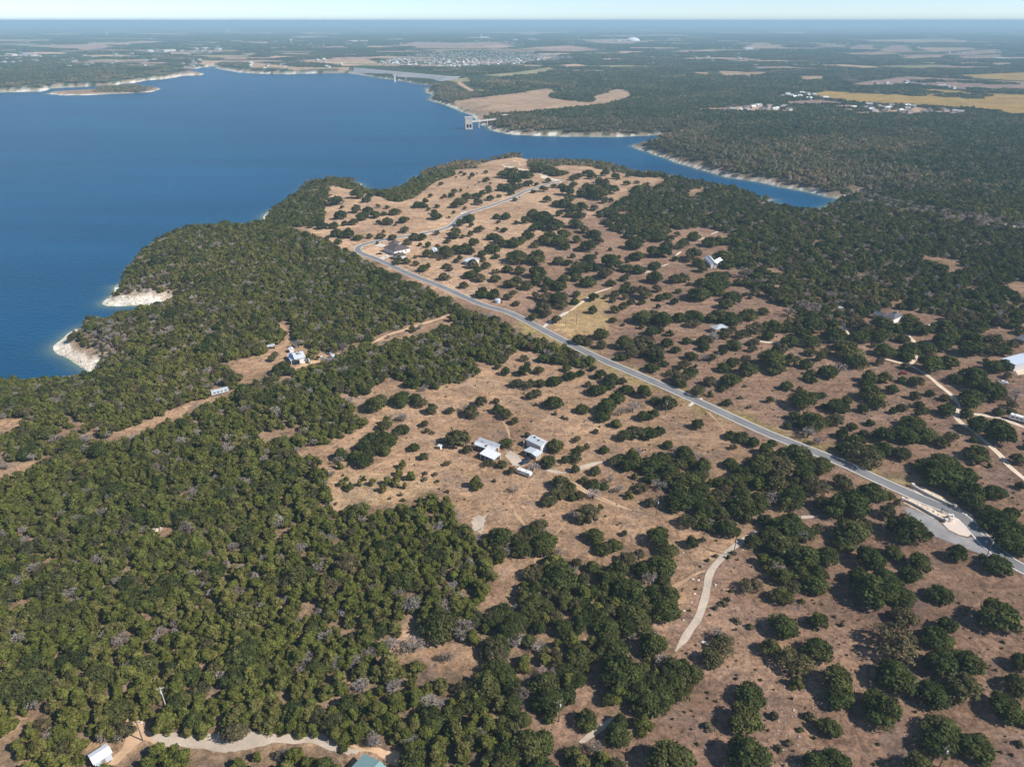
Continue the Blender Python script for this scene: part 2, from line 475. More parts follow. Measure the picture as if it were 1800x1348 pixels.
# open land on the far side of the water, with the colour of its soil or crop
C_TAN, C_GOLD, C_PINK, C_GREEN, C_BUFF = (.42,.29,.19), (.44,.29,.10), (.36,.24,.19), (.31,.27,.15), (.56,.37,.25)
FIELDS = [
 (C_TAN,[(793,177),(833,172),(910,163),(960,156),(987,162),(967,167),(973,172),(1040,180),(1043,177),(1037,170),(1087,156),(1110,163),(1113,170),(1073,182),(1000,190),(933,197),(860,202),(847,212),(838,208),(833,200),(807,187)]),
 (C_GREEN,[(850,132),(905,128),(965,119),(973,122),(950,128),(915,133),(880,135)]),
 (C_GREEN,[(765,137.5),(822,137),(827,143),(800,145)]),
 (C_BUFF,[(800,146),(808,144),(830,158),(860,159),(858,161),(828,161)]),
 (C_BUFF,[(600,107),(635,102),(676,115),(600,116)]),(C_BUFF,[(535,107),(600,103),(600,114),(545,111)]),
 (C_PINK,[(695,81),(730,74),(800,76),(870,74),(908,82),(870,86.5),(800,82),(750,85)]),(C_PINK,[(910,86),(1000,80),(1055,88),(1000,91.5)]),(C_TAN,[(1020,71),(1080,69),(1147,74),(1080,79)]),
 (C_PINK,[(60,82),(180,77),(200,84),(150,88)]),(C_TAN,[(160,77),(260,72),(300,75),(220,80)]),(C_BUFF,[(0,98),(70,97),(70,100),(0,102)]),
 (C_TAN,[(440,110),(520,118),(612,119),(612,123),(520,122),(440,119)]),
 (C_GOLD,[(1417,168),(1453,160),(1487,163),(1567,167),(1640,157),(1720,163),(1800,167),(2100,176),(2100,226),(1799,202),(1700,190),(1600,185),(1520,182),(1453,173)]),
 (C_GOLD,[(1670,133),(1799,128),(2050,130),(2050,148),(1799,142),(1717,138)]),
 (C_PINK,[(1500,147),(1593,135),(1700,140),(1799,143.5),(2050,150),(2050,168),(1799,160),(1720,160),(1667,154),(1600,152.5),(1517,152)]),
 (C_TAN,[(1263,125),(1310,127),(1360,127),(1310,135),(1273,135)]),(C_TAN,[(1220,127),(1243,127),(1243,132),(1225,132)]),(C_TAN,[(1408,134),(1450,134),(1440,142),(1412,141)]),
 (C_BUFF,[(1217,191),(1300,186.5),(1330,184),(1350,190),(1407,194.5),(1400,197),(1310,195.5),(1217,193.5)]),
 (C_BUFF,[(1490,197.5),(1560,193),(1620,188),(1640,194),(1720,198),(1720,201),(1627,200.5),(1490,199.5)]),
 (C_PINK,[(1350,180),(1440,174),(1505,181),(1410,184.5)]),(C_BUFF,[(1467,184),(1510,184),(1510,189),(1467,189)]),
 (C_BUFF,[(1436,115),(1480,113.5),(1550,118),(1545,120.5),(1480,118)]),(C_TAN,[(1746,111),(1776,110.5),(1776,115.5),(1748,115.5)]),
 (C_TAN,[(1300,80),(1345,79),(1400,86),(1390,90),(1330,86)]),(C_TAN,[(1440,82),(1490,79),(1480,83)]),(C_PINK,[(1490,85),(1510,79),(1535,79),(1535,88),(1500,89)]),
 (C_PINK,[(1545,88),(1570,80),(1590,81),(1605,90),(1560,92)]),(C_TAN,[(1610,84),(1700,84),(1720,87),(1640,92)]),(C_PINK,[(1680,92),(1750,87),(1760,93),(1690,97)]),(C_PINK,[(1580,97),(1660,96),(1660,101),(1600,102)]),(C_PINK,[(1685,99),(1760,96),(1760,102),(1700,105)]),
 (C_TAN,[(1480,70),(1700,71),(1700,76),(1560,75)]),(C_TAN,[(1360,57),(1415,56),(1415,59.5),(1365,60)]),(C_BUFF,[(1786,268),(1830,276),(1830,282),(1800,276)]),
 (C_TAN,[(650,80),(690,82),(640,87)]),(C_GREEN,[(900,59),(930,55),(960,58),(930,63)]),
]
LAND = {'pasture': (.305,.192,.128), 'litter': (.22,.15,.095), 'mid': (.365,.235,.145), 'pen': (.45,.297,.187), 'white': (.72,.66,.56), 'scrub': (.34,.255,.18), 'canopy': (.050,.066,.034)}
MID_GRASS = [(480,830),(530,780),(640,745),(660,690),(690,655),(740,680),(840,650),(880,625),(960,620),(1040,640),(1120,670),(1230,720),(1320,770),(1370,800),(1390,900),(1330,940),(1240,1010),(1210,1060),(1190,1100),(1000,1200),(900,1060),(870,1030),(860,960),(790,900),(570,900),(540,1300),(700,1060),(500,830)]
PENINSULA = [(505,395),(566,391),(569,361),(579,326),(600,305),(672,335),(720,330),(800,290),(900,268),(1100,300),(1180,315),(1110,335),(1060,370),(960,420),(880,480),(850,540),(621,442),(533,412)]
GREEN_VERGE = [(905,560),(1000,600),(1100,640),(1230,695),(1400,765),(1500,800),(1608,855),(1600,863),(1500,820),(1400,785),(1230,722),(1100,665),(1000,620),(905,580)]
DRY_GOLD = [(990,545),(1010,530),(1060,505),(1075,560),(1060,590),(1000,590),(965,575)]
ROCKY = cr(480,690,5.616,[(520,800),(600,820),(900,760),(1300,820),(1560,880),(1640,960),(1450,1000),(1330,1080),(1230,1140),(720,1130),(560,1130),(540,960)])

SUBDIV = [(664,114),(676,105),(735,96),(790,92),(870,91),(935,93),(1000,100),(1010,105),(935,109),(910,114),(860,116),(800,120),(740,118)]
FIELDS.append(((.10,.105,.07), SUBDIV))
_r = random.Random(3)
for _i in range(330):
    _y = 43 + 82*_r.random()**1.25; _x = _r.uniform(-150, 1950)
    if 300 < _x < 1000 and 118 < _y: continue
    if 1080 < _x < 1420 and _y > 100 and _r.random() < .7: continue
    _w = _r.uniform(10, 80)*(0.6 + (_y-40)/110.0); _h = _r.uniform(.35, 1.35)*(0.35 + (_y-40)/38.0)
    _c = _r.choice([C_TAN, C_PINK, C_BUFF, C_PINK, (.30,.26,.14)])
    _n = 9; FIELDS.append((_c, [(_x + _w*math.cos(2*math.pi*k/_n)*_r.uniform(.6, 1.1), _y + _h*math.sin(2*math.pi*k/_n)*_r.uniform(.5, 1.1)) for k in range(_n)]))

FIELD_WOODS = [[(1690,170),(1708,166),(1728,168),(1727,175),(1700,175)], [(1660,167),(1672,164),(1683,166),(1676,171),(1663,171)], [(1575,165),(1600,161),(1640,162),(1638,167),(1600,169)], [(1600,141),(1700,143),(1800,147),(1800,149),(1700,146.5),(1600,144)], [(1560,151),(1600,148),(1650,154),(1620,158)], [(1700,155),(1790,160),(1790,164),(1720,163)], [(1500,150),(1560,158),(1555,163),(1490,160)]]
C_BANK, C_SCRUB = (.60,.53,.44), (.33,.25,.18)
CREEK = cr(1350,220,3.964,[(655,490),(800,528),(950,566),(1100,578),(1110,588),(940,580),(790,540),(655,502)])
CREEK_B = cr(1350,220,3.964,[(1515,686),(1640,684),(1800,690),(1900,705),(1900,722),(1780,708),(1640,700),(1520,697)])
CREEK_SCRUB = cr(1350,220,3.964,[(640,440),(760,470),(960,520),(1200,570),(1400,600),(1700,640),(1900,660),(1900,730),(1500,705),(1180,640),(1080,600),(940,590),(780,545),(655,510)])
POINT_SCRUB = [(1322,352),(1338,344),(1352,341),(1368,350),(1366,358),(1334,359)]
POINT_BEACH = [(1340,352),(1356,346),(1368,350),(1366,358),(1336,358.5)]
NEAR_BEACH = [(1431,372),(1440,363),(1452,360),(1449,365),(1440,373)]
FIELDS += [(C_SCRUB, CREEK_SCRUB), (C_BANK, CREEK), (C_BANK, CREEK_B), (C_SCRUB, POINT_SCRUB), (C_BANK, POINT_BEACH), (C_BANK, NEAR_BEACH)]
CLEAR += [POINT_BEACH, NEAR_BEACH, CREEK, CREEK_B]
SCRUBBY = [CREEK_SCRUB, POINT_SCRUB]
def wood_at(px, py, d, wx, wy):
    """tree density and kind of wood (0 none, 1 juniper wood, 2 greyish mixed wood, 3 oak wood, 4 far wood, 5 scrub) at pixels"""
    n = px.shape
    dens = np.zeros(n); kind = np.zeros(n, int)
    def put(poly, dn, k):
        m = inside(px, py, poly); dens[m] = dn; kind[m] = k
    put(FAR, 0.97, 4)
    for c, f in FIELDS:
        m = inside(px, py, f); dens[m] = 0.0; kind[m] = 0
    for f in FIELD_WOODS: put(f, 0.97, 6)
    put(LEFT_WOOD, 0.97, 1)
    m = (kind == 1) & (py < 690 - 0.06*px + 40) ; kind[m] = 2
    m = (kind == 1) & (px > 860) & (py > 930); kind[m] = 3
    put(SPARSE, 0.5, 2)
    put(RIGHT_WOOD, 0.84, 5)
    put(BELT_A, 0.97, 1); put(BELT_B, 0.95, 3)
    for c in SCRUBBY: put(c, 0.6, 7)
    for c in CLEAR: put(c, 0.0, 0)
    for c in (STRIP_OAK, MID_WOOD, MID_WOOD_B, CLUMP_A, CLUMP_B, CLUMP_C, CLUMP_D): put(c, 0.92, 3)
    return dens, kind

# ------------------------------------------------------------------ terrain: one sheet to the horizon
def build_terrain():
    a_in = np.linspace(-39, 39, 500)
    a_l = -39 - np.cumsum(np.linspace(0.3, 2.6, 30)); a_r = -a_l
    ang = np.radians(np.concatenate([a_l[::-1], a_in, a_r]))
    rad = np.exp(np.linspace(math.log(45), math.log(70000), 880))
    A, Rr = np.meshgrid(ang, rad)
    X = (Rr*np.sin(A)).ravel(); Y = (Rr*np.cos(A)).ravel()
    d, bw, lake, isl = shore_info(X, Y)
    Z = terr_from(X, Y, d, lake, isl)
    px, py = proj(X, Y, Z)
    near_f = np.clip((py-150)/300.0, 0, 1)
    px = px + near_f*(6*np.sin(X/9.0+2*np.sin(Y/13.0)) + 4*np.sin(Y/3.7+X/5.1)); py = py + near_f*(4*np.sin(Y/8.0+1.7*np.sin(X/11.0)) + 3*np.sin(X/3.1-Y/4.3))
    col = np.empty((len(X), 3)); col[:] = LAND['pasture']
    def put(poly, c):
        m = inside(px, py, poly); col[m] = c
    put(PENINSULA, LAND['pen']); put(MID_GRASS, LAND['mid'])
    put(GREEN_VERGE, (.31,.235,.105)); put(DRY_GOLD, (.40,.275,.135))
    put(ROCKY, (.45,.30,.17))
    dens, kind = wood_at(px, py, d, X, Y)
    m = (kind > 0) & (kind != 3); col[m] = LAND['litter']
    m = (kind == 3); col[m] = 0.45*col[m] + 0.55*np.array(LAND['litter'])
    dist = np.hypot(X, Y)
    fm = (kind == 4)
    w = np.clip((dist-900)/900.0, 0, 1)[fm, None]
    col[fm] = (1-w)*np.array(LAND['litter']) + w*np.array(LAND['canopy'])
    for c in CLEAR: put(c, LAND['mid'])
    for c, f in FIELDS: put(f, c)
    # bare limestone along the water, scrub above it
    jit = 0.75 + 0.5*np.sin(X/7.0+np.sin(Y/11.0)*2)*np.sin(Y/9.0)
    sc = (~lake) & (bw > 1) & (d < bw*2.2*jit); col[sc] = LAND['scrub']
    wm = (~lake) & (bw > 1) & (d < bw*jit); col[wm] = LAND['white']
    col[lake & (d < 14)] = (.40,.40,.30)
    col[lake & (d >= 14)] = (.05,.09,.10)
    ni, nj = Rr.shape
    G = col.reshape(ni, nj, 3); G0 = G.copy()
    for _ in range(2):
        Pd = np.pad(G, ((1, 1), (1, 1), (0, 0)), 'edge')
        G = (Pd[:-2, 1:-1] + Pd[2:, 1:-1] + Pd[1:-1, :-2] + Pd[1:-1, 2:] + 2*Pd[1:-1, 1:-1])/6.0
    farm = (Rr > 1100)[:, :, None]
    col = np.where(farm | (wm | lake).reshape(ni, nj, 1), G0, G).reshape(-1, 3)
    I, J = np.meshgrid(np.arange(ni-1), np.arange(nj-1), indexing='ij')
    v0 = (I*nj + J).ravel()
    F = np.stack([v0, v0+1, v0+nj+1, v0+nj], 1)
    me = bpy.data.meshes.new('ground')
    me.vertices.add(len(X)); me.vertices.foreach_set('co', np.stack([X, Y, Z], 1).ravel())
    me.loops.add(F.size); me.loops.foreach_set('vertex_index', F.ravel().astype(np.int32))
    me.polygons.add(len(F)); me.polygons.foreach_set('loop_start', (np.arange(len(F))*4).astype(np.int32))
    me.update(calc_edges=True)
    at = me.attributes.new('land', 'FLOAT_COLOR', 'POINT')
    at.data.foreach_set('color', np.concatenate([col, np.ones((len(X), 1))], 1).ravel())
    me.polygons.foreach_set('use_smooth', np.ones(len(F), bool))
    return me

def ground_material():
    m, nt, out = new_mat('ground_soil_and_grass')
    geo = N(nt, 'ShaderNodeNewGeometry')
    P = geo.outputs['Position']
    at = N(nt, 'ShaderNodeAttribute'); at.attribute_name = 'land'
    c = at.outputs['Color']
    # broad tonal drift, mown streaks, tufts, stones
    f1 = ramp(nt, noise(nt, 0.018, 4, vec=P, dist=0.6), [(0.3, (.70,.69,.69)), (0.7, (1.2,1.22,1.24))])
    c = mixrgb(nt, c, f1, 1.0, 'MULTIPLY')
    mp = N(nt, 'ShaderNodeMapping'); mp.inputs['Rotation'].default_value = (0, 0, 0.5); mp.inputs['Scale'].default_value = (0.035, 0.22, 1)
    nt.links.new(P, mp.inputs[0])
    f2 = ramp(nt, noise(nt, 1.0, 5, 0.65, vec=mp.outputs[0], dist=0.8), [(0.32, (.74,.72,.70)), (0.66, (1.2,1.2,1.2))])
    c = mixrgb(nt, c, f2, 0.8, 'MULTIPLY')
    f3 = ramp(nt, noise(nt, 0.85, 7, 0.85, vec=P), [(0.36, (.42,.41,.40)), (0.50, (1,1,1)), (0.66, (1.5,1.52,1.55))])
    c = mixrgb(nt, c, f3, 0.85, 'MULTIPLY')
    f6 = ramp(nt, noise(nt, 0.22, 6, 0.8, vec=P, dist=1.2), [(0.38, (.56,.57,.58)), (0.50, (1,1,1)), (0.63, (1.36,1.32,1.26))])
    c = mixrgb(nt, c, f6, 0.9, 'MULTIPLY')
    # patches of browner and greyer dead grass
    f4 = ramp(nt, noise(nt, 0.05, 5, 0.7, vec=P), [(0.50, 0.0), (0.66, 1.0)])
    c = mixrgb(nt, c, mixrgb(nt, c, (.80,.86,1.0), 1.0, 'MULTIPLY'), f4)
    f5 = ramp(nt, noise(nt, 0.11, 4, 0.7, vec=P), [(0.62, 0.0), (0.72, 0.55)])
    c = mixrgb(nt, c, mixrgb(nt, c, (1.12,1.1,.72), 1.0, 'MULTIPLY'), f5)
    # pale limestone breaking through the thin grass
    f7 = ramp(nt, noise(nt, 0.045, 6, 0.78, vec=P, dist=0.5), [(0.60, 0.0), (0.68, 0.55)])
    c = mixrgb(nt, c, mixrgb(nt, c, (1.30,1.38,1.48), 1.0, 'MULTIPLY'), f7)
    # far country: fields and clearings too far off to trace
    sep = N(nt, 'ShaderNodeSeparateXYZ'); nt.links.new(P, sep.inputs[0])
    ln = N(nt, 'ShaderNodeVectorMath', operation='LENGTH'); nt.links.new(P, ln.inputs[0])
    mr = N(nt, 'ShaderNodeMapRange'); mr.inputs[1].default_value = 5200; mr.inputs[2].default_value = 9000
    nt.links.new(ln.outputs['Value'], mr.inputs[0])
    nf = noise(nt, 0.0011, 5, 0.62, vec=P)
    fm = ramp(nt, nf, [(0.56, 0.0), (0.60, 1.0)])
    mm = N(nt, 'ShaderNodeMath', operation='MULTIPLY'); nt.links.new(fm, mm.inputs[0]); nt.links.new(mr.outputs[0], mm.inputs[1])
    fcol = ramp(nt, noise(nt, 0.0025, 2, vec=P), [(0.4, (.30,.22,.14)), (0.6, (.22,.20,.11))])
    c = mixrgb(nt, c, fcol, mm.outputs[0])
    d = N(nt, 'ShaderNodeBsdfDiffuse'); d.inputs['Roughness'].default_value = 0.6
    nt.links.new(c, d.inputs['Color'])
    b = N(nt, 'ShaderNodeBump'); b.inputs['Strength'].default_value = 0.5; b.inputs['Distance'].default_value = 0.35
    nt.links.new(noise(nt, 0.9, 5, 0.75, vec=P), b.inputs['Height']); nt.links.new(b.outputs[0], d.inputs['Normal'])
    nt.links.new(d.outputs[0], out.inputs[0])
    return m

g_me = build_terrain()
g_me.materials.append(ground_material())
tag(link('ground', g_me), kind='structure')

# ------------------------------------------------------------------ water
def water_material():
    m, nt, out = new_mat('lake_water')
    geo = N(nt, 'ShaderNodeNewGeometry'); P = geo.outputs['Position']
    at = N(nt, 'ShaderNodeAttribute'); at.attribute_name = 'depth'
    p = N(nt, 'ShaderNodeBsdfPrincipled')
    wm_ = N(nt, 'ShaderNodeMapping'); wm_.inputs['Rotation'].default_value = (0, 0, 0.5); wm_.inputs['Scale'].default_value = (0.002, 0.009, 1)
    nt.links.new(P, wm_.inputs[0])
    deep = mixrgb(nt, (.001,.056,.138), (.001,.088,.205), ramp(nt, noise(nt, 1.0, 5, 0.6, vec=wm_.outputs[0]), [(0.3, 0.0), (0.7, 1.0)]))
    c = mixrgb(nt, (.13,.20,.17), deep, at.outputs['Fac'])
    nt.links.new(c, p.inputs['Base Color'])
    p.inputs['Roughness'].default_value = 0.30
    p.inputs['IOR'].default_value = 1.33
    p.inputs['Specular IOR Level'].default_value = 0.12
    mp = N(nt, 'ShaderNodeMapping'); mp.inputs['Rotation'].default_value = (0, 0, 0.35); mp.inputs['Scale'].default_value = (0.16, 0.34, 1)
    nt.links.new(P, mp.inputs[0])
    h1 = noise(nt, 1.0, 5, 0.62, vec=mp.outputs[0], dist=0.4)
    b = N(nt, 'ShaderNodeBump'); b.inputs['Strength'].default_value = 1.0; b.inputs['Distance'].default_value = 1.5
    nt.links.new(h1, b.inputs['Height']); nt.links.new(b.outputs[0], p.inputs['Normal'])
    nt.links.new(p.outputs[0], out.inputs[0])
    return m

def build_water():
    ang = np.radians(np.linspace(-62, 40, 420)); rad = np.exp(np.linspace(math.log(300), math.log(6500), 330))
    A, Rr = np.meshgrid(ang, rad)
    X = (Rr*np.sin(A)).ravel(); Y = (Rr*np.cos(A)).ravel()
    d, bw, lake, isl = shore_info(X, Y)
    ni, nj = Rr.shape
    I, J = np.meshgrid(np.arange(ni-1), np.arange(nj-1), indexing='ij')
    v0 = (I*nj + J).ravel()
    F = np.stack([v0, v0+1, v0+nj+1, v0+nj], 1)
    ok = (lake | (d < 40))[F].any(1)
    F = F[ok]
    used = np.unique(F); remap = np.zeros(len(X), int); remap[used] = np.arange(len(used))
    F = remap[F]
    V = np.stack([X[used], Y[used], np.full(len(used), LAKE)], 1)
    dep = np.where(lake, 1-np.exp(-d/np.where(bw > 1, 4.5, 2.0)), 0.0)[used]
    me = bpy.data.meshes.new('lake_water')
    me.from_pydata(V.tolist(), [], F.tolist())
    at = me.attributes.new('depth', 'FLOAT', 'POINT'); at.data.foreach_set('value', dep)
    me.materials.append(water_material())
    me.polygons.foreach_set('use_smooth', np.ones(len(F), bool))
    return me
tag(link('water', build_water()), kind='structure')

# ------------------------------------------------------------------ roads, drives and tracks (sheets following the ground)
def catmull(pts, step):
    P = [np.array(p, float) for p in pts]
    P = [2*P[0]-P[1]] + P + [2*P[-1]-P[-2]]
    out = []
    for i in range(1, len(P)-2):
        L = np.linalg.norm(P[i+1][:2]-P[i][:2]); n = max(1, int(L/step))
        for k in range(n):
            t = k/n
            out.append(0.5*((2*P[i]) + (-P[i-1]+P[i+1])*t + (2*P[i-1]-5*P[i]+4*P[i+1]-P[i+2])*t*t + (-P[i-1]+3*P[i]-3*P[i+1]+P[i+2])*t**3))
    out.append(P[-2])
    return np.array(out)

def px_line(pts, step=3.0):
    px = [p[0] for p in pts]; py = [p[1] for p in pts]
    x, y, z = ground(px, py)
    return catmull(np.stack([x, y], 1), step)

def ribbon(name, line, o0, o1, lift, mat, parent=None, rag=0.0, thick=0.0, fade=False):
    """strip between offsets o0 and o1 (metres left/right of the line), laid on the ground"""
    T = np.gradient(line, axis=0); T /= np.linalg.norm(T, axis=1)[:, None]
    Nn = np.stack([-T[:, 1], T[:, 0]], 1)
    n = len(line)
    ja = RNG.normal(0, rag, n) if rag else 0; jb = RNG.normal(0, rag, n) if rag else 0
    if rag:
        ja = np.convolve(ja, [.25,.5,.25], 'same'); jb = np.convolve(jb, [.25,.5,.25], 'same')
        ii = np.arange(n); tp = np.clip(np.minimum(ii, n-1-ii)/3.0 + .25, 0, 1); o0 = o0*tp; o1 = o1*tp
    a = line + Nn*np.reshape(np.asarray(o0+ja)*np.ones(n), (n, 1)); b = line + Nn*np.reshape(np.asarray(o1+jb)*np.ones(n), (n, 1))
    m = (a+b)/2
    za = terr(a[:, 0], a[:, 1]); zb = terr(b[:, 0], b[:, 1]); zm = terr(m[:, 0], m[:, 1])
    z = np.maximum(np.maximum(za, zb), zm) + lift
    V = [(a[i,0], a[i,1], z[i]) for i in range(n)] + [(b[i,0], b[i,1], z[i]) for i in range(n)]
    F = [(i, i+1, n+i+1, n+i) for i in range(n-1)]
    if np.max(o0) < np.max(o1): F = [f[::-1] for f in F]
    if thick:
        V += [(v[0], v[1], v[2]-thick) for v in V]
        k = 2*n
        for i in range(n-1):
            F += [(i, k+i, k+i+1, i+1), (n+i+1, k+n+i+1, k+n+i, n+i)]
    me = bpy.data.meshes.new(name); me.from_pydata(V, [], F); me.materials.append(mat); me.update()
    return link(name, me, parent)

def sheet(name, pts, lift, mat, parent=None, rag=0.0):
    """flat patch on the ground outlined by pixels"""
    x, y, z = ground([p[0] for p in pts], [p[1] for p in pts])
    P = np.stack([x, y], 1)
    Q = []
    for i in range(len(P)):
        a, b = P[i], P[(i+1) % len(P)]
        for t in (0, .25, .5, .75):
            q = a+(b-a)*t
            if rag: q = q + RNG.normal(0, rag, 2)
            Q.append(q)
    Q = np.array(Q)
    zz = terr(Q[:, 0], Q[:, 1])
    bm = bmesh.new()
    vs_ = [bm.verts.new((q[0], q[1], h + lift)) for q, h in zip(Q, zz)]
    f = bm.faces.new(vs_)
    bmesh.ops.triangulate(bm, faces=[f])
    bm.normal_update()
    if sum(fc.normal.z for fc in bm.faces) < 0:
        bmesh.ops.reverse_faces(bm, faces=bm.faces[:])
    me = bpy.data.meshes.new(name); bm.to_mesh(me); bm.free(); me.materials.append(mat)
    return link(name, me, parent)

M = {}
M['asphalt'] = surf('asphalt', (.215,.21,.21), 0.9, 0.2, 1.2, 0.2, big=0.16, bigscale=0.09)
M['asphalt_old'] = surf('old_asphalt', (.27,.255,.25), 0.9, 0.2, 0.8, 0.2, big=0.22, bigscale=0.12)
M['kerb'] = surf('concrete_kerb', (.72,.67,.60), 0.85, 0.12, 1.5, 0.2)
M['concrete'] = surf('concrete', (.66,.58,.49), 0.85, 0.14, 0.9, 0.2, big=0.08, bigscale=0.15)
M['gravel'] = surf('pale_gravel', (.52,.43,.34), 0.95, 0.25, 1.4, 0.1, 0.4, big=0.18, bigscale=0.12)
M['caliche'] = surf('caliche', (.68,.55,.41), 0.95, 0.2, 1.2, 0.1, 0.4, big=0.14, bigscale=0.12)
M['sand'] = surf('sandy_track', (.60,.40,.25), 0.95, 0.22, 1.2, 0.1, 0.4, big=0.18, bigscale=0.1)
M['dirt'] = surf('worn_dirt', (.44,.285,.17), 0.95, 0.25, 1.2, 0.1, 0.4, big=0.2, bigscale=0.1)
M['stone'] = surf('weathered_stone', (.44,.38,.31), 0.9, 0.25, 1.6, 0.1, 0.6)
M['rock'] = surf('limestone', (.66,.60,.52), 0.9, 0.22, 1.6, 0.15, 0.6)
M['pinkpave'] = surf('pale_paving', (.68,.56,.48), 0.9, 0.12, 1.0, 0.15)

ROAD_PX = [(1990,1090),(1880,1036),(1800,1001),(1762,978),(1737,957),(1709,926),(1677,901),(1625,879.5),(1550,846.5),(1475,812),(1400,782),(1339,757.5),(1226,705.5),(1139,667),(1050,628.5),(975,591),(900,552),
  (843,534),(778,505),(722,483),(669,458.5),(640,447.5),(629,441),(631,433.5),(645,428.5),(664,424),(692,418.8),(752,409),(785,401),(800,391.5),(808,382.5),(823,374.5),(853,365),(900,348),(925,336),(960,325),(990,317)]
road_line = px_line(ROAD_PX, 4.0)
road = tag(ribbon('road', road_line, -2.9, 2.9, 0.10, M['asphalt']), kind='structure')
for s in (-1, 1):
    ribbon('kerb', road_line, s*2.88, s*3.42, 0.22, M['kerb'], road, thick=0.3)

def drive(name, pts, w, mat, lift=0.07, rag=0.25, step=2.5):
    return tag(ribbon(name, px_line(pts, step), -w/2, w/2, lift, M[mat], rag=rag), kind='structure')
# paved apron by the entrance and the pale teardrop between the lanes
Q4 = lambda pts: cr(1350, 780, 4, pts)
tag(sheet('entrance_apron', Q4([(950,438),(985,500),(1100,600),(1170,650),(1480,770),(1620,810),(1600,760),(1540,690),(1480,650),(1400,662),(1300,630),(1250,590),(1150,510),(1050,470)]), 0.05, M['asphalt_old']), kind='structure')
tag(sheet('paved_island', Q4([(1228,562),(1290,505),(1340,530),(1395,585),(1428,635),(1405,655),(1340,640),(1270,605)]), 0.16, M['pinkpave']), kind='structure')
tag(sheet('rock_bed', Q4([(945,385),(1000,385),(1110,435),(1215,480),(1290,505),(1260,545),(1160,520),(1050,465),(960,420)]), 0.08, M['caliche'], rag=0.25), kind='structure')
tag(sheet('rock_bed', Q4([(1015,322),(1030,285),(1100,310),(1220,370),(1320,430),(1430,500),(1520,610),(1560,690),(1600,750),(1580,755),(1510,650),(1440,555),(1330,480),(1180,410)]), 0.05, M['caliche'], rag=0.4), kind='structure')
# pale culvert pads
tag(sheet('culvert_pad', cr(1050,540,4.4925,[(715,778),(745,748),(770,760),(735,787)]), 0.07, M['concrete']), kind='structure')
tag(sheet('culvert_pad', cr(1050,540,4.4925,[(780,728),(822,716),(835,728),(800,738)]), 0.07, M['concrete']), kind='structure')
drive('gravel_drive', [(990,831),(1003,827),(1020,822.5),(1040,816.5),(1062,811)], 3.2, 'gravel')
drive('gravel_drive', [(960,826),(975,829),(990,831)], 5.0, 'gravel')
tag(sheet('gravel_yard', cr(790,740,8.182,[(790,400),(860,430),(930,445),(1010,520),(1080,610),(1090,650),(1000,650),(900,640),(860,560),(800,500),(830,470)]), 0.05, M['gravel'], rag=0.2), kind='structure')
drive('gravel_track', [(1188,1145),(1196,1132.6),(1219,1099),(1233,1070),(1240,1046),(1244,1022),(1250,1003),(1272,976),(1293,959),(1315,944),(1332,931)], 2.7, 'gravel')
drive('gravel_track', [(1396,911),(1415,908.5),(1438,907.5)], 2.4, 'gravel')
drive('gravel_track', [(1020,1306),(1040,1290),(1060,1276),(1078,1261)], 3.0, 'gravel')
drive('dirt_trail', [(1160,1046),(1190,1028),(1215,1013),(1240,1003)], 1.6, 'dirt')
drive('dirt_trail', [(1003,846),(1030,862),(1060,876),(1090,890),(1120,900)], 1.0, 'sand')
drive('dirt_trail', [(1005,851),(1032,867),(1062,881),(1090,893)], 0.8, 'sand')
B3 = lambda pts: cr(120, 1200, 3, pts)
tag(sheet('gravel_lot', B3([(440,285),(560,262),(700,268),(900,284),(1000,255),(1250,263),(1400,275),(1500,342),(1540,360),(1470,385),(1300,322),(1080,320),(900,350),(830,372),(600,326),(470,322)]), 0.05, M['gravel'], rag=0.35), kind='structure')
tag(sheet('dirt_lot', B3([(290,235),(330,160),(400,150),(390,230),(460,285),(470,322),(400,300),(310,370),(250,440),(190,480),(220,410),(290,340),(310,270)]), 0.04, M['sand'], rag=0.3), kind='structure')
tag(sheet('dirt_lot', B3([(1400,275),(1510,330),(1680,350),(1800,380),(1850,430),(1720,440),(1600,360),(1540,360),(1470,320)]), 0.04, M['sand'], rag=0.4), kind='structure')
V5 = lambda pts: cr(1400, 500, 4.4925, pts)
drive('gravel_drive', V5([(640,570),(760,605),(900,642),(960,672),(1010,700),(1070,745),(1130,800),(1190,845),(1240,890),(1290,965)]), 2.6, 'caliche')
drive('gravel_drive', V5([(1290,960),(1275,1010),(1262,1050),(1310,1100),(1380,1150),(1490,1240),(1600,1340)])+[(1775,820),(1800,841),(1850,880)], 2.8, 'caliche')
drive('gravel_drive', V5([(1280,1000),(1400,1022),(1500,1038),(1590,1055),(1700,1090),(1850,1150)]), 3.0, 'caliche')
drive('gravel_drive', V5([(900,642),(945,565),(975,525),(960,490),(920,445),(860,380),(820,320),(760,330),(700,310)]), 2.8, 'caliche')
drive('gravel_drive', V5([(200,445),(350,445),(440,440),(400,385),(370,330),(380,270)]), 2.6, 'caliche')
drive('gravel_drive', V5([(820,320),(1000,325),(1120,325),(1250,370),(1420,390)]), 2.8, 'caliche')
drive('gravel_drive', cr(1100,400,4.9917,[(1060,955),(1110,975),(1180,1000),(1300,1010),(1500,1000),(1720,993),(1800,993)]), 2.4, 'caliche')
for q in ([(400,1298),(470,1248),(530,1205),(590,1168),(700,1130)], [(925,1032),(960,1018),(1000,1003)], [(1035,987),(1060,978),(1092,968)], [(1140,912),(1158,898),(1178,880)], [(1290,806),(1315,793),(1345,780)], [(1385,762),(1410,752),(1442,740)]):
    drive('gravel_drive', cr(900,220,3.964,q), 2.3, 'caliche', step=1.8)
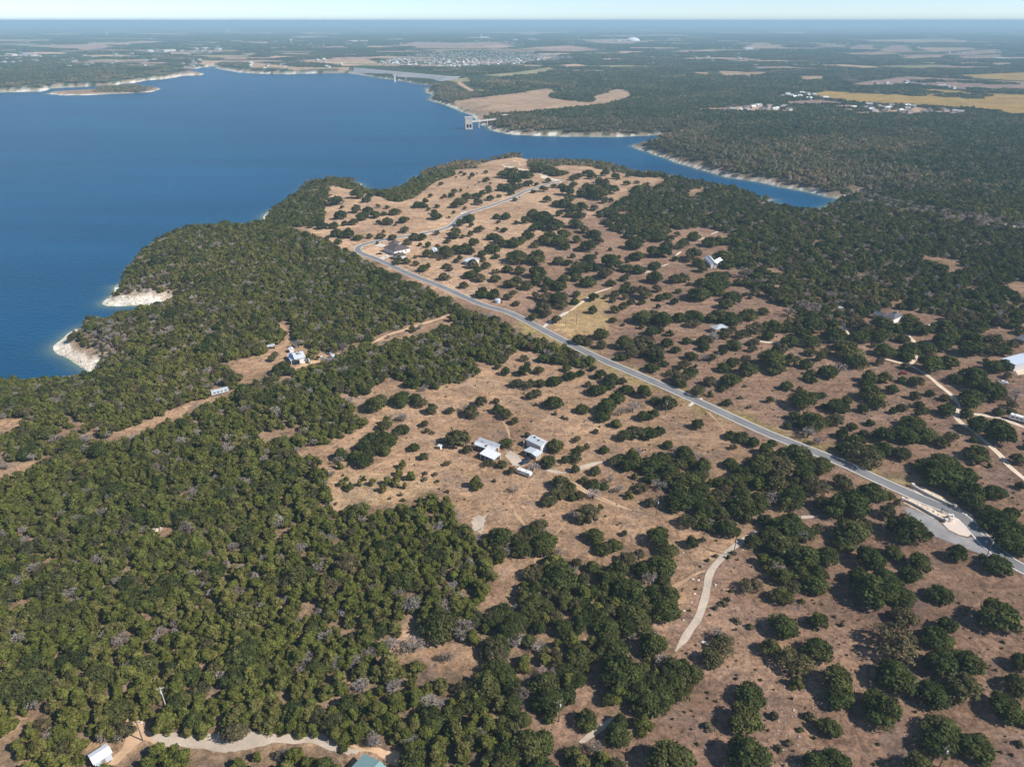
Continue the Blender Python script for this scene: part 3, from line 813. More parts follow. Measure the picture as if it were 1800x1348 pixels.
drive('entrance_drive', cr(860,440,6.912,[(625,968),(670,925),(720,885),(775,850),(880,790),(970,740)]), 3.0, 'concrete')
drive('sandy_track', [(519,648),(535,641.5),(560,634),(580,627.5),(601,620.5)], 4.2, 'sand', rag=0.4)
drive('sandy_track', [(655,603),(684,588),(705,582),(740,570),(770,561),(795,552)], 3.2, 'sand', rag=0.4)
drive('sandy_track', [(601,620.5),(630,612),(655,603)], 2.6, 'sand', rag=0.3)
drive('sandy_track', [(492,568),(499,578),(510,590),(505,602),(490,612),(470,620)], 3.0, 'dirt', rag=0.4)
for q in ([(905,795),(898,775),(890,750),(870,725),(840,712),(800,705)], [(960,830),(980,845),(1003,850)], [(940,835),(920,860),(905,900),(935,935),(950,960),(935,1000)], [(925,836),(898,868),(890,905)], [(760,690),(800,680),(860,668),(930,690),(1000,730),(1080,760)],
          [(1230,712),(1260,740),(1300,790)], [(640,752),(600,775),(560,800)], [(700,800),(640,830),(600,850)], [(1000,905),(985,930),(960,950)], [(640,360),(700,352),(760,362),(830,330),(860,300)]):
    drive('dirt_trail', q, 1.1, 'dirt', lift=0.03, rag=0.35)
P6 = lambda pts: cr(660, 260, 6, pts)
tag(sheet('building_pad', P6([(1310,180),(1400,160),(1460,130),(1530,150),(1520,190),(1430,205),(1660,235),(1650,250),(1420,225)]), 0.06, M['caliche'], rag=1.0), kind='structure')
tag(sheet('building_pad', P6([(1730,270),(1790,260),(1850,320),(1980,345),(1960,370),(1830,340),(1740,320)]), 0.06, M['caliche'], rag=1.0), kind='structure')
tag(sheet('culvert_pad', P6([(880,690),(960,668),(975,680),(920,702)]), 0.06, M['concrete']), kind='structure')
H7 = lambda pts: cr(600, 400, 6.923, pts)
tag(sheet('concrete_driveway', H7([(410,385),(560,330),(620,355),(610,300),(500,330),(560,300),(620,290),(640,265),(860,225),(830,255),(760,300),(770,340),(770,370),(710,380),(640,360),(600,350),(490,402),(440,405)]), 0.06, M['concrete']), kind='structure')
tag(sheet('concrete_driveway', H7([(395,215),(460,195),(540,210),(520,240),(440,235)]), 0.06, M['concrete']), kind='structure')
tag(sheet('graded_dirt', H7([(240,290),(320,250),(440,235),(560,300),(520,340),(400,360),(280,320)]), 0.035, M['sand'], rag=0.5), kind='structure')
tag(sheet('concrete_driveway', H7([(620,470),(680,480),(720,500),(690,505),(640,490)]), 0.05, M['concrete']), kind='structure')
tag(sheet('worn_rock_patch', cr(800,820,6.738,[(200,650),(250,570),(345,600),(350,700),(325,775),(260,745),(190,750)]), 0.05, M['gravel'], rag=0.7), kind='structure')
tag(sheet('gravel_yard', [(1783,640),(1795,632),(1830,636),(1830,660),(1790,660)], 0.05, M['caliche'], rag=0.4), kind='structure')
tag(sheet('gravel_yard', [(1776,600),(1800,592),(1830,600),(1820,612)], 0.05, M['sand'], rag=0.4), kind='structure')

# ------------------------------------------------------------------ dam and far works on the lake
KEEP = []           # (x, y, radius) kept clear of trees
M['riprap'] = surf('grey_riprap', (.37,.36,.37), 0.95, 0.3, 0.12, 0.1, big=0.12, bigscale=0.02)
M['riprap_pale'] = surf('bleached_riprap', (.50,.49,.48), 0.95, 0.25, 0.12, 0.1)
M['crest'] = surf('pale_crest_road', (.55,.50,.45), 0.9, 0.12, 0.1, 0.1)
M['damgrass'] = surf('dam_grass', (.28,.25,.13), 0.95, 0.25, 0.05, 0.1)
M['towerconc'] = surf('tower_concrete', (.58,.50,.42), 0.9, 0.15, 0.3, 0.2, big=0.12, bigscale=0.12)
M['dark'] = surf('dark_opening', (.02,.022,.025), 0.8, 0.1, 1, 0.2)  # near-black: paints shade into openings, plain dark colour on small fittings
M['white_paint'] = surf('white_paint', (.78,.78,.76), 0.6, 0.05, 1.5, 0.3)

wl_px = [(606,128.0),(650,134.6),(690,140.2),(730,146),(764,150.6),(790,152)]
wlx, wly = unproj([p[0] for p in wl_px], [p[1] for p in wl_px], LAKE)
DAMW = catmull(np.stack([wlx, wly], 1), 40.0)
Td = np.gradient(DAMW, axis=0); Td /= np.linalg.norm(Td, axis=1)[:, None]
Nd = np.stack([-Td[:, 1], Td[:, 0]], 1)
if Nd[len(Nd)//2][1] < 0: Nd = -Nd
dk = KDTree(len(DAMW)) if False else None
def dam_gap(x, y):
    """positive away from the dam"""
    x = np.asarray(x); y = np.asarray(y)
    best = np.full(x.shape, 1e9)
    for p, nrm in zip(DAMW[::3], Nd[::3]):
        best = np.minimum(best, np.hypot(x-p[0]-nrm[0]*60, y-p[1]-nrm[1]*60))
    return best - 150

def build_dam():
    c = DAMW[len(DAMW)//2]
    root = empty('dam', (c[0], c[1], LAKE))
    tag(root, 'long grey earth embankment dam closing the far end of the lake', 'dam')
    def strip(name, o0, z0, o1, z1, mat):
        n = len(DAMW); g = 1 + .45*np.linspace(0, 1, n)
        a = DAMW + Nd*(o0*g)[:, None] - c; b = DAMW + Nd*(o1*g)[:, None] - c
        V = [(p[0], p[1], z0*k) for p, k in zip(a, g)] + [(p[0], p[1], z1*k) for p, k in zip(b, g)]
        F = [(i, i+1, n+i+1, n+i) for i in range(n-1)]
        me = bpy.data.meshes.new(name); me.from_pydata(V, [], F); me.materials.append(mat); me.update()
        return link(name, me, root)
    strip('waterline_riprap', -6, -2, 9, 4, M['riprap_pale'])
    strip('embankment', 9, 4, 46, 19, M['riprap'])
    strip('crest_road', 46, 19, 56, 19.2, M['crest'])
    strip('downstream_slope', 56, 19.2, 120, 2, M['damgrass'])
    mb = MB()
    for i in range(len(DAMW)-1):
        g0 = 1+.45*i/(len(DAMW)-1); g1 = 1+.45*(i+1)/(len(DAMW)-1)
        p = DAMW[i] + Nd[i]*47*g0 - c; q = DAMW[i+1] + Nd[i+1]*47*g1 - c
        mb.tube((p[0], p[1], 19.0*g0+.9), (q[0], q[1], 19.0*g1+.9), .35, .35, 4, False)
    mb.build('guard_rail', M['white_paint'], root)
    # slanting service road down the face
    k0, k1 = int(len(DAMW)*.52), int(len(DAMW)*.66)
    mb = MB()
    for i in range(k0, k1):
        t0 = (i-k0)/(k1-k0); t1 = (i+1-k0)/(k1-k0)
        def pt(i, t, e):
            g = 1+.45*i/(len(DAMW)-1); o = 10 + 36*t + e; p = DAMW[i] + Nd[i]*o*g - c
            return (p[0], p[1], (4 + 15*(o-9)/37)*g + .3)
        mb.quad(pt(i, t0, 0), pt(i+1, t1, 0), pt(i+1, t1, 5), pt(i, t0, 5))
    mb.build('service_ramp', M['crest'], root)
build_dam()

def gate_tower():
    x, y = unproj(694, 144.6, LAKE); x, y = float(x), float(y)
    root = empty('gate_tower', (x, y, LAKE)); tag(root, 'slim white gate tower standing in the water by the dam', 'tower')
    mb = MB(); mb.tube((0, 0, -4), (0, 0, 20), 3.4, 3.0, 12); mb.build('shaft', M['white_paint'], root)
    mb = MB(); mb.box((0, 0, 22.5), (9, 9, 5)); mb.box((0, 0, 25.3), (10, 10, .6)); mb.build('gate_house', M['white_paint'], root)
    i = int(np.argmin(np.hypot(DAMW[:, 0]-x, DAMW[:, 1]-y))); q = DAMW[i] + Nd[i]*46
    d = Vector((q[0]-x, q[1]-y, 0)); L = d.length; a = math.atan2(d.y, d.x)
    mb = MB(); mb.box((d.x/2, d.y/2, 19.6), (L, 2.4, .8), a); mb.build('footbridge', M['crest'], root)
    mb = MB(); mb.tube((d.x*.5, d.y*.5, 4), (d.x*.5, d.y*.5, 19), 1.2, 1.2, 8); mb.build('pier', M['crest'], root)
gate_tower()

def intake_tower():
    x, y = unproj(824, 227, LAKE); x, y = float(x), float(y)
    sl = math.sqrt(x*x + y*y + 212**2); s = sl/FPX
    root = empty('intake_tower', (x, y, LAKE), math.atan2(y, x)-math.pi/2+0.10)
    tag(root, 'square concrete intake tower standing in the lake off the shore', 'tower')
    W = 12.0*s; H = 18.4*s
    mb = MB(); mb.box((0, 0, H*.70), (W, W, H*.56)); mb.build('upper_block', M['towerconc'], root)
    mb = MB(); mb.box((0, 0, H*.985+.1), (W*1.08, W*1.08, H*.03)); mb.build('parapet', M['crest'], root)
    for sx in (-1, 1):
        for sy in (-1, 1):
            mb = MB(); mb.box((sx*W*.42, sy*W*.42, H*.19), (W*.16, W*.16, H*.46)); mb.build('leg', M['towerconc'], root)
    mb = MB(); mb.box((0, -W*.42, H*.19), (W*.10, W*.14, H*.46)); mb.build('leg', M['towerconc'], root)
    mb = MB(); mb.box((0, 0, H*.06), (W*.99, W*.99, H*.12)); mb.build('base', M['towerconc'], root)
    mb = MB(); mb.box((0, W*.1, H*.28), (W*.72, W*.5, H*.30)); mb.build('inner_shade', M['dark'], root)  # near-black block paints the shade of the hollow between the legs
    KEEP.append((x, y, 20))
    # bridge to the shore
    bx_, by_, bz_ = gp(880, 208, 3.0)
    b2 = Vector((bx_-x, by_-y, 0)); L = b2.length - W*.5; a = math.atan2(b2.y, b2.x); u = b2.normalized()
    rb = empty('access_bridge', (x, y, LAKE)); tag(rb, 'thin pale access bridge from the intake tower to the wooded shore', 'bridge')
    zd = H*.62; ze = bz_ + 2.5 - LAKE
    mb = MB()
    p0 = u*(W*.52); p1 = u*(W*.5+L)
    n = Vector((-u.y, u.x, 0))*2.6
    for dz in (0,):
        A = [p0-n, p0+n, p1+n, p1-n]
        zz = [zd, zd, ze, ze]
        top = [(q.x, q.y, z) for q, z in zip(A, zz)]; bot = [(q.x, q.y, z-1.9) for q, z in zip(A, zz)]
        k = len(mb.v); mb.v += bot+top
        for q in ((0,3,2,1),(4,5,6,7),(0,1,5,4),(1,2,6,5),(2,3,7,6),(3,0,4,7)): mb.f.append(tuple(k+i for i in q))
    mb.build('deck', M['crest'], rb)
    for sgn in (-1, 1):
        mb = MB(); e = n*sgn*.94
        mb.tube((p0.x+e.x, p0.y+e.y, zd+1.1), (p1.x+e.x, p1.y+e.y, ze+1.1), .14, .14, 4)
        for t in np.linspace(0.02, .98, 22):
            q = p0 + (p1-p0)*t + e; z = zd + (ze-zd)*t
            mb.tube((q.x, q.y, z), (q.x, q.y, z+1.1), .09, .09, 4)
        mb.build('railing', M['white_paint'], rb)
    for t in (.24, .52):
        q = p0 + (p1-p0)*t; z = zd + (ze-zd)*t
        g = float(terr([x+q.x], [y+q.y])[0]) - LAKE
        mb = MB(); mb.tube((q.x, q.y, min(g, 0)-2), (q.x, q.y, z-1.9), 1.5, 1.3, 10); mb.box((q.x, q.y, z-2.4), (2.4, 5.6, 1.0), a); mb.build('pier', M['crest'], rb)
    # control house where the bridge lands
    hx, hy, hz = gp(887, 206, 2.0)
    rh = empty('control_house', (hx, hy, hz), a); tag(rh, 'small flat-roofed concrete control house at the shore end of the bridge', 'building')
    mb = MB(); mb.box((0, 0, 3), (14, 8, 7)); mb.build('wall', M['towerconc'], rh)
    mb = MB(); mb.box((0, 0, 6.8), (17, 10, .8)); mb.build('roof', M['crest'], rh)
    mb = MB(); mb.box((-2, -4.02, 2.2), (2, .1, 3.2)); mb.build('door', M['dark'], rh)
    KEEP.append((hx, hy, 16))
    for t in np.linspace(.5, 1.0, 12): KEEP.append((x+u.x*L*t, y+u.y*L*t, 6))
intake_tower()

# ------------------------------------------------------------------ buildings
M['white_roof'] = metal_sheet('white_metal_roof', (.80,.82,.84))
M['pale_roof'] = metal_sheet('galvanised_roof', (.58,.62,.66))
M['grey_roof'] = metal_sheet('weathered_metal_roof', (.46,.49,.52), var=.14)
M['blue_roof'] = metal_sheet('pale_blue_metal_roof', (.62,.70,.80))
M['teal_roof'] = metal_sheet('teal_metal_roof', (.24,.37,.36), axis=1)
M['shingle'] = surf('brown_grey_shingles', (.105,.085,.082), 0.9, 0.3, 2.5, 0.15)
M['slate_roof'] = surf('dark_slate_shingles', (.115,.12,.135), 0.85, 0.25, 2.0, 0.2)
M['white_wall'] = surf('white_wall', (.76,.74,.70), 0.8, 0.08, 0.7, 0.2)
M['tan_wall'] = surf('tan_wall', (.45,.36,.27), 0.85, 0.15, 0.7, 0.2)
M['grey_wall'] = metal_sheet('grey_sheet_wall', (.62,.62,.62), axis=0, pitch=0.4)
M['brown_wall'] = surf('brown_wood_wall', (.20,.14,.10), 0.85, 0.25, 1.0, 0.2)
M['glass'] = surf('window_glass', (.03,.04,.05), 0.1, 0.1, 1, 0.6)
M['door_paint'] = surf('door_paint', (.30,.25,.2), 0.6, 0.1, 1, 0.3)
M['door_white'] = surf('white_door', (.70,.70,.69), 0.6, 0.06, 1, 0.3)
M['rust'] = surf('rusty_metal', (.28,.16,.09), 0.8, 0.3, 2.0, 0.3)

def rect_px(A, B, C, zoff):
    """A->B the long side, B->C the short side of a roof outline seen at pixels, zoff above ground"""
    cx, cy = (A[0]+C[0])/2, (A[1]+C[1])/2
    gx, gy, gz = gp(cx, cy, zoff)
    P = [np.array([float(v) for v in unproj(p[0], p[1], gz+zoff)]) for p in (A, B, C)]
    L = np.linalg.norm(P[1]-P[0]); e = (P[1]-P[0])/L
    n = np.array([-e[1], e[0]]); w = float(np.dot(P[2]-P[1], n))
    c = P[0] + e*L/2 + n*w/2
    zc = float(terr([c[0]], [c[1]])[0])
    return (float(c[0]), float(c[1]), zc), L, abs(w), math.atan2(e[1], e[0])

def add_opening(root, name, c, size, face, mat, sub=None, submat=None, frame=None):
    """door or window set slightly proud of a wall; face = 'x+','x-','y+','y-' ; c = (along, height)"""
    L, W = root['half_l'], root['half_w']
    t = .12
    ax = face[0]; s = 1 if face[1] == '+' else -1
    if ax == 'y':
        pos = (c[0], s*(W+t/2-.05), c[1]); sz = (size[0], t, size[1]); pos2 = (c[0], s*(W+t/2-.02), c[1]); sz2 = (size[0]*.8, t, size[1]*.8)
    else:
        pos = (s*(L+t/2-.05), c[0], c[1]); sz = (t, size[0], size[1]); pos2 = (s*(L+t/2-.02), c[0], c[1]); sz2 = (t, size[0]*.8, size[1]*.8)
    mb = MB(); mb.box(pos, sz); o = mb.build(name, mat, root)
    if sub:
        mb = MB(); mb.box(pos2, sz2); mb.build(sub, submat, o)
    return o

def building(name, label, rect, wall_h, rise, roof, wall_mat, roof_mat, over=.5, ridge='l', doors=(), windows=(), ridge_off=0.0, cat='house', open_wall=False, chimney=False, keep=True, vents=()):
    (cx, cy, cz), L, W, ang = rect
    L -= 2*over*.0; hl, hw = L/2-over, W/2-over
    root = empty(name, (cx, cy, cz-.1), ang)
    root['half_l'] = hl; root['half_w'] = hw
    tag(root, label, cat)
    if keep:
        for t in np.linspace(-.8, .8, 5):
            KEEP.append((cx+math.cos(ang)*hl*t, cy+math.sin(ang)*hl*t, max(W/2, 3)))
    mb = MB()
    if open_wall:
        for sx in (-1, -.33, .33, 1):
            for sy in (-1, 1):
                p = MB(); p.box((sx*(hl-.15), sy*(hw-.15), wall_h/2), (.25, .25, wall_h)); p.build('post', wall_mat, root)
        p = MB(); p.box((0, hw-.1, wall_h/2), (2*hl-.5, .12, wall_h-.1)); p.build('back_wall', wall_mat, root)
    else:
        mb.box((0, 0, wall_h/2), (2*hl, 2*hw, wall_h))
        if roof == 'gable':
            if ridge == 'l':
                for s in (-1, 1):
                    x = s*hl*.999; mb.poly([(x, -hw, wall_h), (x, hw, wall_h), (x, 0, wall_h+rise*.93)][::s])
            else:
                for s in (-1, 1):
                    y = s*hw*.999; mb.poly([(-hl, y, wall_h), (hl, y, wall_h), (0, y, wall_h+rise*.93)][::-s])
        mb.build('wall', wall_mat, root)
    L2, W2 = L/2, W/2
    th = .18
    rf = MB()
    def slab(a, b, c, d):
        k = len(rf.v); up = [a, b, c, d]; dn = [(p[0], p[1], p[2]-th) for p in up]
        rf.v += dn+up
        for q in ((0,3,2,1),(4,5,6,7),(0,1,5,4),(1,2,6,5),(2,3,7,6),(3,0,4,7)): rf.f.append(tuple(k+i for i in q))
    ze = wall_h + .12; zr = wall_h + rise + .12
    if roof == 'gable':
        if ridge == 'l':
            r = ridge_off
            slab((-L2, -W2, ze), (L2, -W2, ze), (L2, r, zr), (-L2, r, zr)); o1 = rf.build('roof', roof_mat, root)
            rf = MB(); slab((-L2, r, zr), (L2, r, zr), (L2, W2, ze), (-L2, W2, ze)); rf.build('roof', roof_mat, root)
            mb = MB(); mb.box((0, r, zr+.03), (2*L2, .35, .12)); mb.build('ridge_cap', roof_mat, root)
        else:
            r = ridge_off
            slab((-L2, -W2, ze), (r, -W2, zr), (r, W2, zr), (-L2, W2, ze)); o1 = rf.build('roof', roof_mat, root)
            rf = MB(); slab((r, -W2, zr), (L2, -W2, ze), (L2, W2, ze), (r, W2, zr)); rf.build('roof', roof_mat, root)
            mb = MB(); mb.box((r, 0, zr+.03), (.35, 2*W2, .12)); mb.build('ridge_cap', roof_mat, root)
    elif roof == 'shed':
        slab((-L2, -W2, ze), (L2, -W2, ze), (L2, W2, zr), (-L2, W2, zr)); rf.build('roof', roof_mat, root)
    elif roof == 'hip':
        k = max(L2-W2, 0.4)
        A, B, C, D = (-L2, -W2, ze), (L2, -W2, ze), (L2, W2, ze), (-L2, W2, ze); E, Fp = (-k, 0, zr), (k, 0, zr)
        rf.quad(A, B, Fp, E); rf.quad(C, D, E, Fp); rf.poly([B, C, Fp]); rf.poly([D, A, E]); rf.quad(D, C, B, A)
        rf.build('roof', roof_mat, root)
    for (face, a, h, w, hh, mt) in doors:
        o = add_opening(root, 'door', (a, hh/2+.1), (w, hh), face, M[mt])
    for (face, a, z, w, hh) in windows:
        add_opening(root, 'window', (a, z), (w, hh), face, M['white_paint'], 'pane', M['glass'])
    if chimney:
        mb = MB(); mb.box((hl*.4, 0, zr+.4), (.9, .9, 1.8)); mb.build('chimney', M['tan_wall'], root)
    for (fx, fy) in vents:
        zz = zr - (rise*abs(fy) if (roof == 'gable' and ridge == 'l') else rise*abs(fx) if roof == 'gable' else rise*(.5-fy*.5) if roof == 'shed' else rise*.5)
        mb = MB(); mb.box((fx*L2, fy*W2, zz+.15), (.9, .9, .5)); mb.build('roof_vent', M['rust'] if fx > 0 else M['dark'], root)
    del root['half_l'], root['half_w']
    return root

K8 = lambda x, y: (790 + x/8.182, 740 + y/8.182)
building('farmhouse', 'long low house with white and grey metal roof on the tan clearing', rect_px(K8(350,325), K8(650,425), K8(720,378), 3.6), 3.2, 1.2, 'gable', M['brown_wall'], M['white_roof'], over=.6, ridge='l',
         doors=(('y-', 2.0, 0, 1.1, 2.2, 'door_white'),), windows=(('y-', -3, 1.7, 1.4, 1.1), ('y-', 5, 1.7, 1.4, 1.1), ('x-', 0, 1.7, 1.4, 1.1)), vents=((-.5, .3), (.4, .4), (.1, -.4)))
building('house_annex', 'weathered grey metal roofed wing behind the low white-roofed farmhouse', rect_px(K8(400,268), K8(700,372), K8(745,345), 3.4), 3.0, .8, 'shed', M['tan_wall'], M['grey_roof'], over=.4,
         windows=(('y+', 0, 1.6, 1.3, 1.0), ('y+', 4, 1.6, 1.3, 1.0)))
building('carport', 'open carport with bright white flat metal roof beside the farmhouse', rect_px(K8(430,455), K8(640,545), K8(755,475), 3.4), 3.0, .5, 'shed', M['white_paint'], M['white_roof'], over=.3, open_wall=True, cat='carport')
building('metal_barn', 'tall white metal barn with grey ribbed roof behind the small shed', rect_px(K8(1100,255), K8(1312,355), K8(1420,285), 4.5), 4.1, .9, 'gable', M['grey_wall'], M['pale_roof'], over=.2,
         doors=(('x+', 0, 0, 4.0, 3.8, 'door_white'), ('y-', 3.0, 0, 1.1, 2.2, 'door_paint')), cat='barn', vents=((-.4, .1), (.3, -.1)))
building('storage_shed', 'small grey-blue roofed open shed in front of the tall white barn', rect_px(K8(1065,415), K8(1245,505), K8(1335,445), 3.0), 2.7, .7, 'gable', M['tan_wall'], M['pale_roof'], over=.5, ridge='w', ridge_off=1.2,
         doors=(('y-', -1.2, 0, 2.6, 2.2, 'dark'),), cat='shed')  # dark panel on the wall paints the shade inside the open front
building('garden_shed', 'tiny white-roofed shed under the olive trees left of the farmhouse', rect_px((768.5,783),(774,785),(777,781.5), 2), 1.9, .5, 'gable', M['white_wall'], M['white_roof'], over=.2,
         doors=(('y-', 0, 0, .9, 1.6, 'door_paint'),), cat='shed')

J11 = lambda x, y: (460 + x/11.25, 580 + y/11.25)
building('lake_house', 'pale metal-roofed house beside the sandy track in the left woods', rect_px(J11(565,430), J11(645,565), J11(855,505), 4.6), 4.0, 1.8, 'gable', M['white_wall'], M['pale_roof'], over=.6, ridge='w',
         doors=(('x-', 0, 0, 1.2, 2.3, 'door_paint'), ('x+', -2, 0, 3.2, 3.0, 'dark')), windows=(('x+', 3, 2, 1.6, 1.3), ('y-', 2, 2, 1.4, 1.2), ('y-', -2, 2, 1.4, 1.2)), chimney=True, vents=((.3, .3), (-.4, -.35), (-.5, .3)))  # the dark door panel is painted shade of the open gable front
building('porch_roof', 'narrow lean-to porch roof along the left side of the pale lake house', rect_px(J11(488,465), J11(570,603), J11(642,572), 3.2), 2.8, .6, 'shed', M['white_paint'], M['blue_roof'], over=.3, open_wall=True, cat='porch')
building('tractor_shed', 'open-fronted shed with a narrow grey roof at the wood edge', rect_px(J11(92,295), J11(110,330), J11(262,290), 2.8), 2.5, .4, 'shed', M['rust'], M['pale_roof'], over=.3, open_wall=True, cat='shed')
building('small_cabin', 'small white-roofed cabin between trees left of the lake house porch', rect_px(J11(515,350), J11(545,395), J11(640,370), 2.6), 2.3, .5, 'gable', M['white_wall'], M['white_roof'], over=.3, cat='cabin',
         doors=(('x-', 0, 0, .9, 1.9, 'door_paint'),))
building('pump_house', 'little pale-roofed hut right of the lake house', rect_px(J11(890,545), J11(925,610), J11(955,590), 2.4), 2.1, .5, 'gable', M['white_wall'], M['white_roof'], over=.2, cat='hut', doors=(('x+', 0, 0, .9, 1.7, 'door_paint'),))

H = lambda x, y: (600 + x/6.923, 400 + y/6.923)
building('hip_roof_house', 'large new house with brown-grey hip roof and white walls at the road bend', rect_px(H(500,235), H(640,290), H(770,215), 4.2), 3.8, 3.4, 'hip', M['white_wall'], M['shingle'], over=.7,
         doors=(('x+', 0, 0, 1.6, 2.5, 'door_paint'),), windows=(('y-', -5, 2, 1.8, 1.6), ('y-', 0, 2, 1.8, 1.6), ('y-', 5, 2, 1.8, 1.6), ('x+', -4, 2, 1.8, 1.6), ('x+', 4, 2, 1.8, 1.6)), chimney=True)
building('hip_roof_wing', 'front wing with brown-grey hip roof and arched porch on the new house', rect_px(H(560,190), H(650,205), H(690,165), 4.6), 4.2, 2.6, 'hip', M['white_wall'], M['shingle'], over=.6)
building('garage', 'detached garage with brown-grey roof in front of the new house', rect_px(H(615,320), H(645,350), H(765,310), 3.6), 3.2, 2.0, 'hip', M['white_wall'], M['shingle'], over=.5,
         doors=(('x+', -2, 0, 2.8, 2.4, 'door_white'), ('x+', 2, 0, 2.8, 2.4, 'door_white')), cat='garage')
building('blue_roof_house', 'low house with pale blue metal roof among oaks right of the road bend', rect_px(H(1490,400), H(1580,420), H(1630,365), 3.8), 3.2, 1.6, 'gable', M['white_wall'], M['blue_roof'], over=.6,
         windows=(('y-', -2, 1.7, 1.4, 1.2), ('y-', 3, 1.7, 1.4, 1.2)), doors=(('y-', 0.5, 0, 1.0, 2.1, 'door_paint'),))
building('metal_canopy', 'bright white metal canopy among oaks right of the hip-roofed house', rect_px(H(1090,245), H(1125,292), H(1180,275), 3.0), 2.6, .8, 'gable', M['white_paint'], M['white_roof'], over=.3, open_wall=True, cat='canopy')
W5 = lambda x, y: (1100 + x/4.9917, 400 + y/4.9917)
building('white_roof_house', 'house with white cross-gabled metal roof hidden among oaks', rect_px(W5(690,255), W5(745,318), W5(800,305), 4.2), 3.4, 2.2, 'gable', M['white_wall'], M['white_roof'], over=.7,
         windows=(('y-', 0, 1.7, 1.4, 1.2),), doors=(('x+', 0, 0, 1, 2.1, 'door_paint'),))
building('white_roof_wing', 'right-hand gabled wing of the white-roofed house among oaks', rect_px(W5(735,300), W5(795,312), W5(790,265), 4.2), 3.2, 2.0, 'gable', M['white_wall'], M['white_roof'], over=.6, ridge='w')
S5 = lambda x, y: (1480 + x/5.625, 520 + y/5.625)
building('slate_roof_house', 'main block of a dark slate-roofed house with white dormer gables', rect_px(S5(415,190), S5(520,222), S5(580,170), 5.0), 4.0, 3.0, 'hip', M['white_wall'], M['slate_roof'], over=.6,
         windows=(('y-', -3, 2, 1.6, 1.4), ('y-', 3, 2, 1.6, 1.4)), chimney=True)
building('slate_roof_wing', 'long low slate-roofed wing left of the dark roofed house', rect_px(S5(305,178), S5(415,205), S5(425,178), 3.6), 3.2, 1.8, 'gable', M['tan_wall'], M['slate_roof'], over=.5,
         windows=(('y-', -4, 1.6, 1.4, 1.2), ('y-', 2, 1.6, 1.4, 1.2)))
building('grey_roof_house', 'grey-roofed house almost hidden by oaks above the long road', rect_px(W5(735,860), W5(790,890), W5(850,840), 4.0), 3.4, 1.8, 'hip', M['tan_wall'], M['grey_roof'], over=.6)
building('metal_warehouse', 'large pale blue metal-roofed building cut by the right edge', rect_px((1761,629), (1786,640), (1818,612), 5.2), 4.6, 1.2, 'gable', M['grey_wall'], M['blue_roof'], over=.4,
         doors=(('x+', 0, 0, 3.4, 3.2, 'dark'),), cat='warehouse')
building('dark_shed', 'dark-roofed shed above the pale warehouse at the right edge', rect_px((1786,594), (1802,599), (1812,590), 3.4), 3.0, 1.0, 'gable', M['brown_wall'], M['slate_roof'], over=.4, cat='shed')
building('cabin', 'small cabin with plain white metal roof in the lower left corner', rect_px((153,1325), (163,1342), (199,1323), 3.2), 2.8, .7, 'gable', M['blue_roof'], M['white_roof'], over=.4, ridge='w',
         doors=(('x+', 0, 0, 1, 2, 'door_paint'),), windows=(('y-', 1.5, 1.5, 1.2, 1.0),), cat='cabin')
building('green_roof_building', 'building with teal green metal roof and white ridge at the bottom edge', rect_px((640,1322), (612,1352), (680,1383), 4.0), 3.6, 1.7, 'gable', M['grey_wall'], M['teal_roof'], over=.4, ridge='l',
         doors=(('y-', 0, 0, 3, 2.8, 'door_white'),), cat='building')

# ------------------------------------------------------------------ vehicles
def car_paint(name, col):
    m, nt, out = new_mat(name)
    p = N(nt, 'ShaderNodeBsdfPrincipled'); p.inputs['Roughness'].default_value = .3; p.inputs['Coat Weight'].default_value = .5
    nt.links.new(mixrgb(nt, col, tuple(min(1, c*1.15+.01) for c in col), noise(nt, 3.0, 3)), p.inputs['Base Color'])
    nt.links.new(p.outputs[0], out.inputs[0]); return m
M['tyre'] = surf('tyre', (.02,.02,.02), .9, .2, 5, .2)
M['rim'] = surf('steel_rim', (.4,.4,.41), .4, .1, 5, .5)
PAINT = {'black': car_paint('black_car_paint', (.012,.013,.016)), 'white': car_paint('white_car_paint', (.75,.75,.74)), 'red': car_paint('dark_red_car_paint', (.20,.015,.012)), 'blue': car_paint('dark_blue_car_paint', (.02,.035,.07)), 'silver': car_paint('silver_car_paint', (.42,.43,.44))}

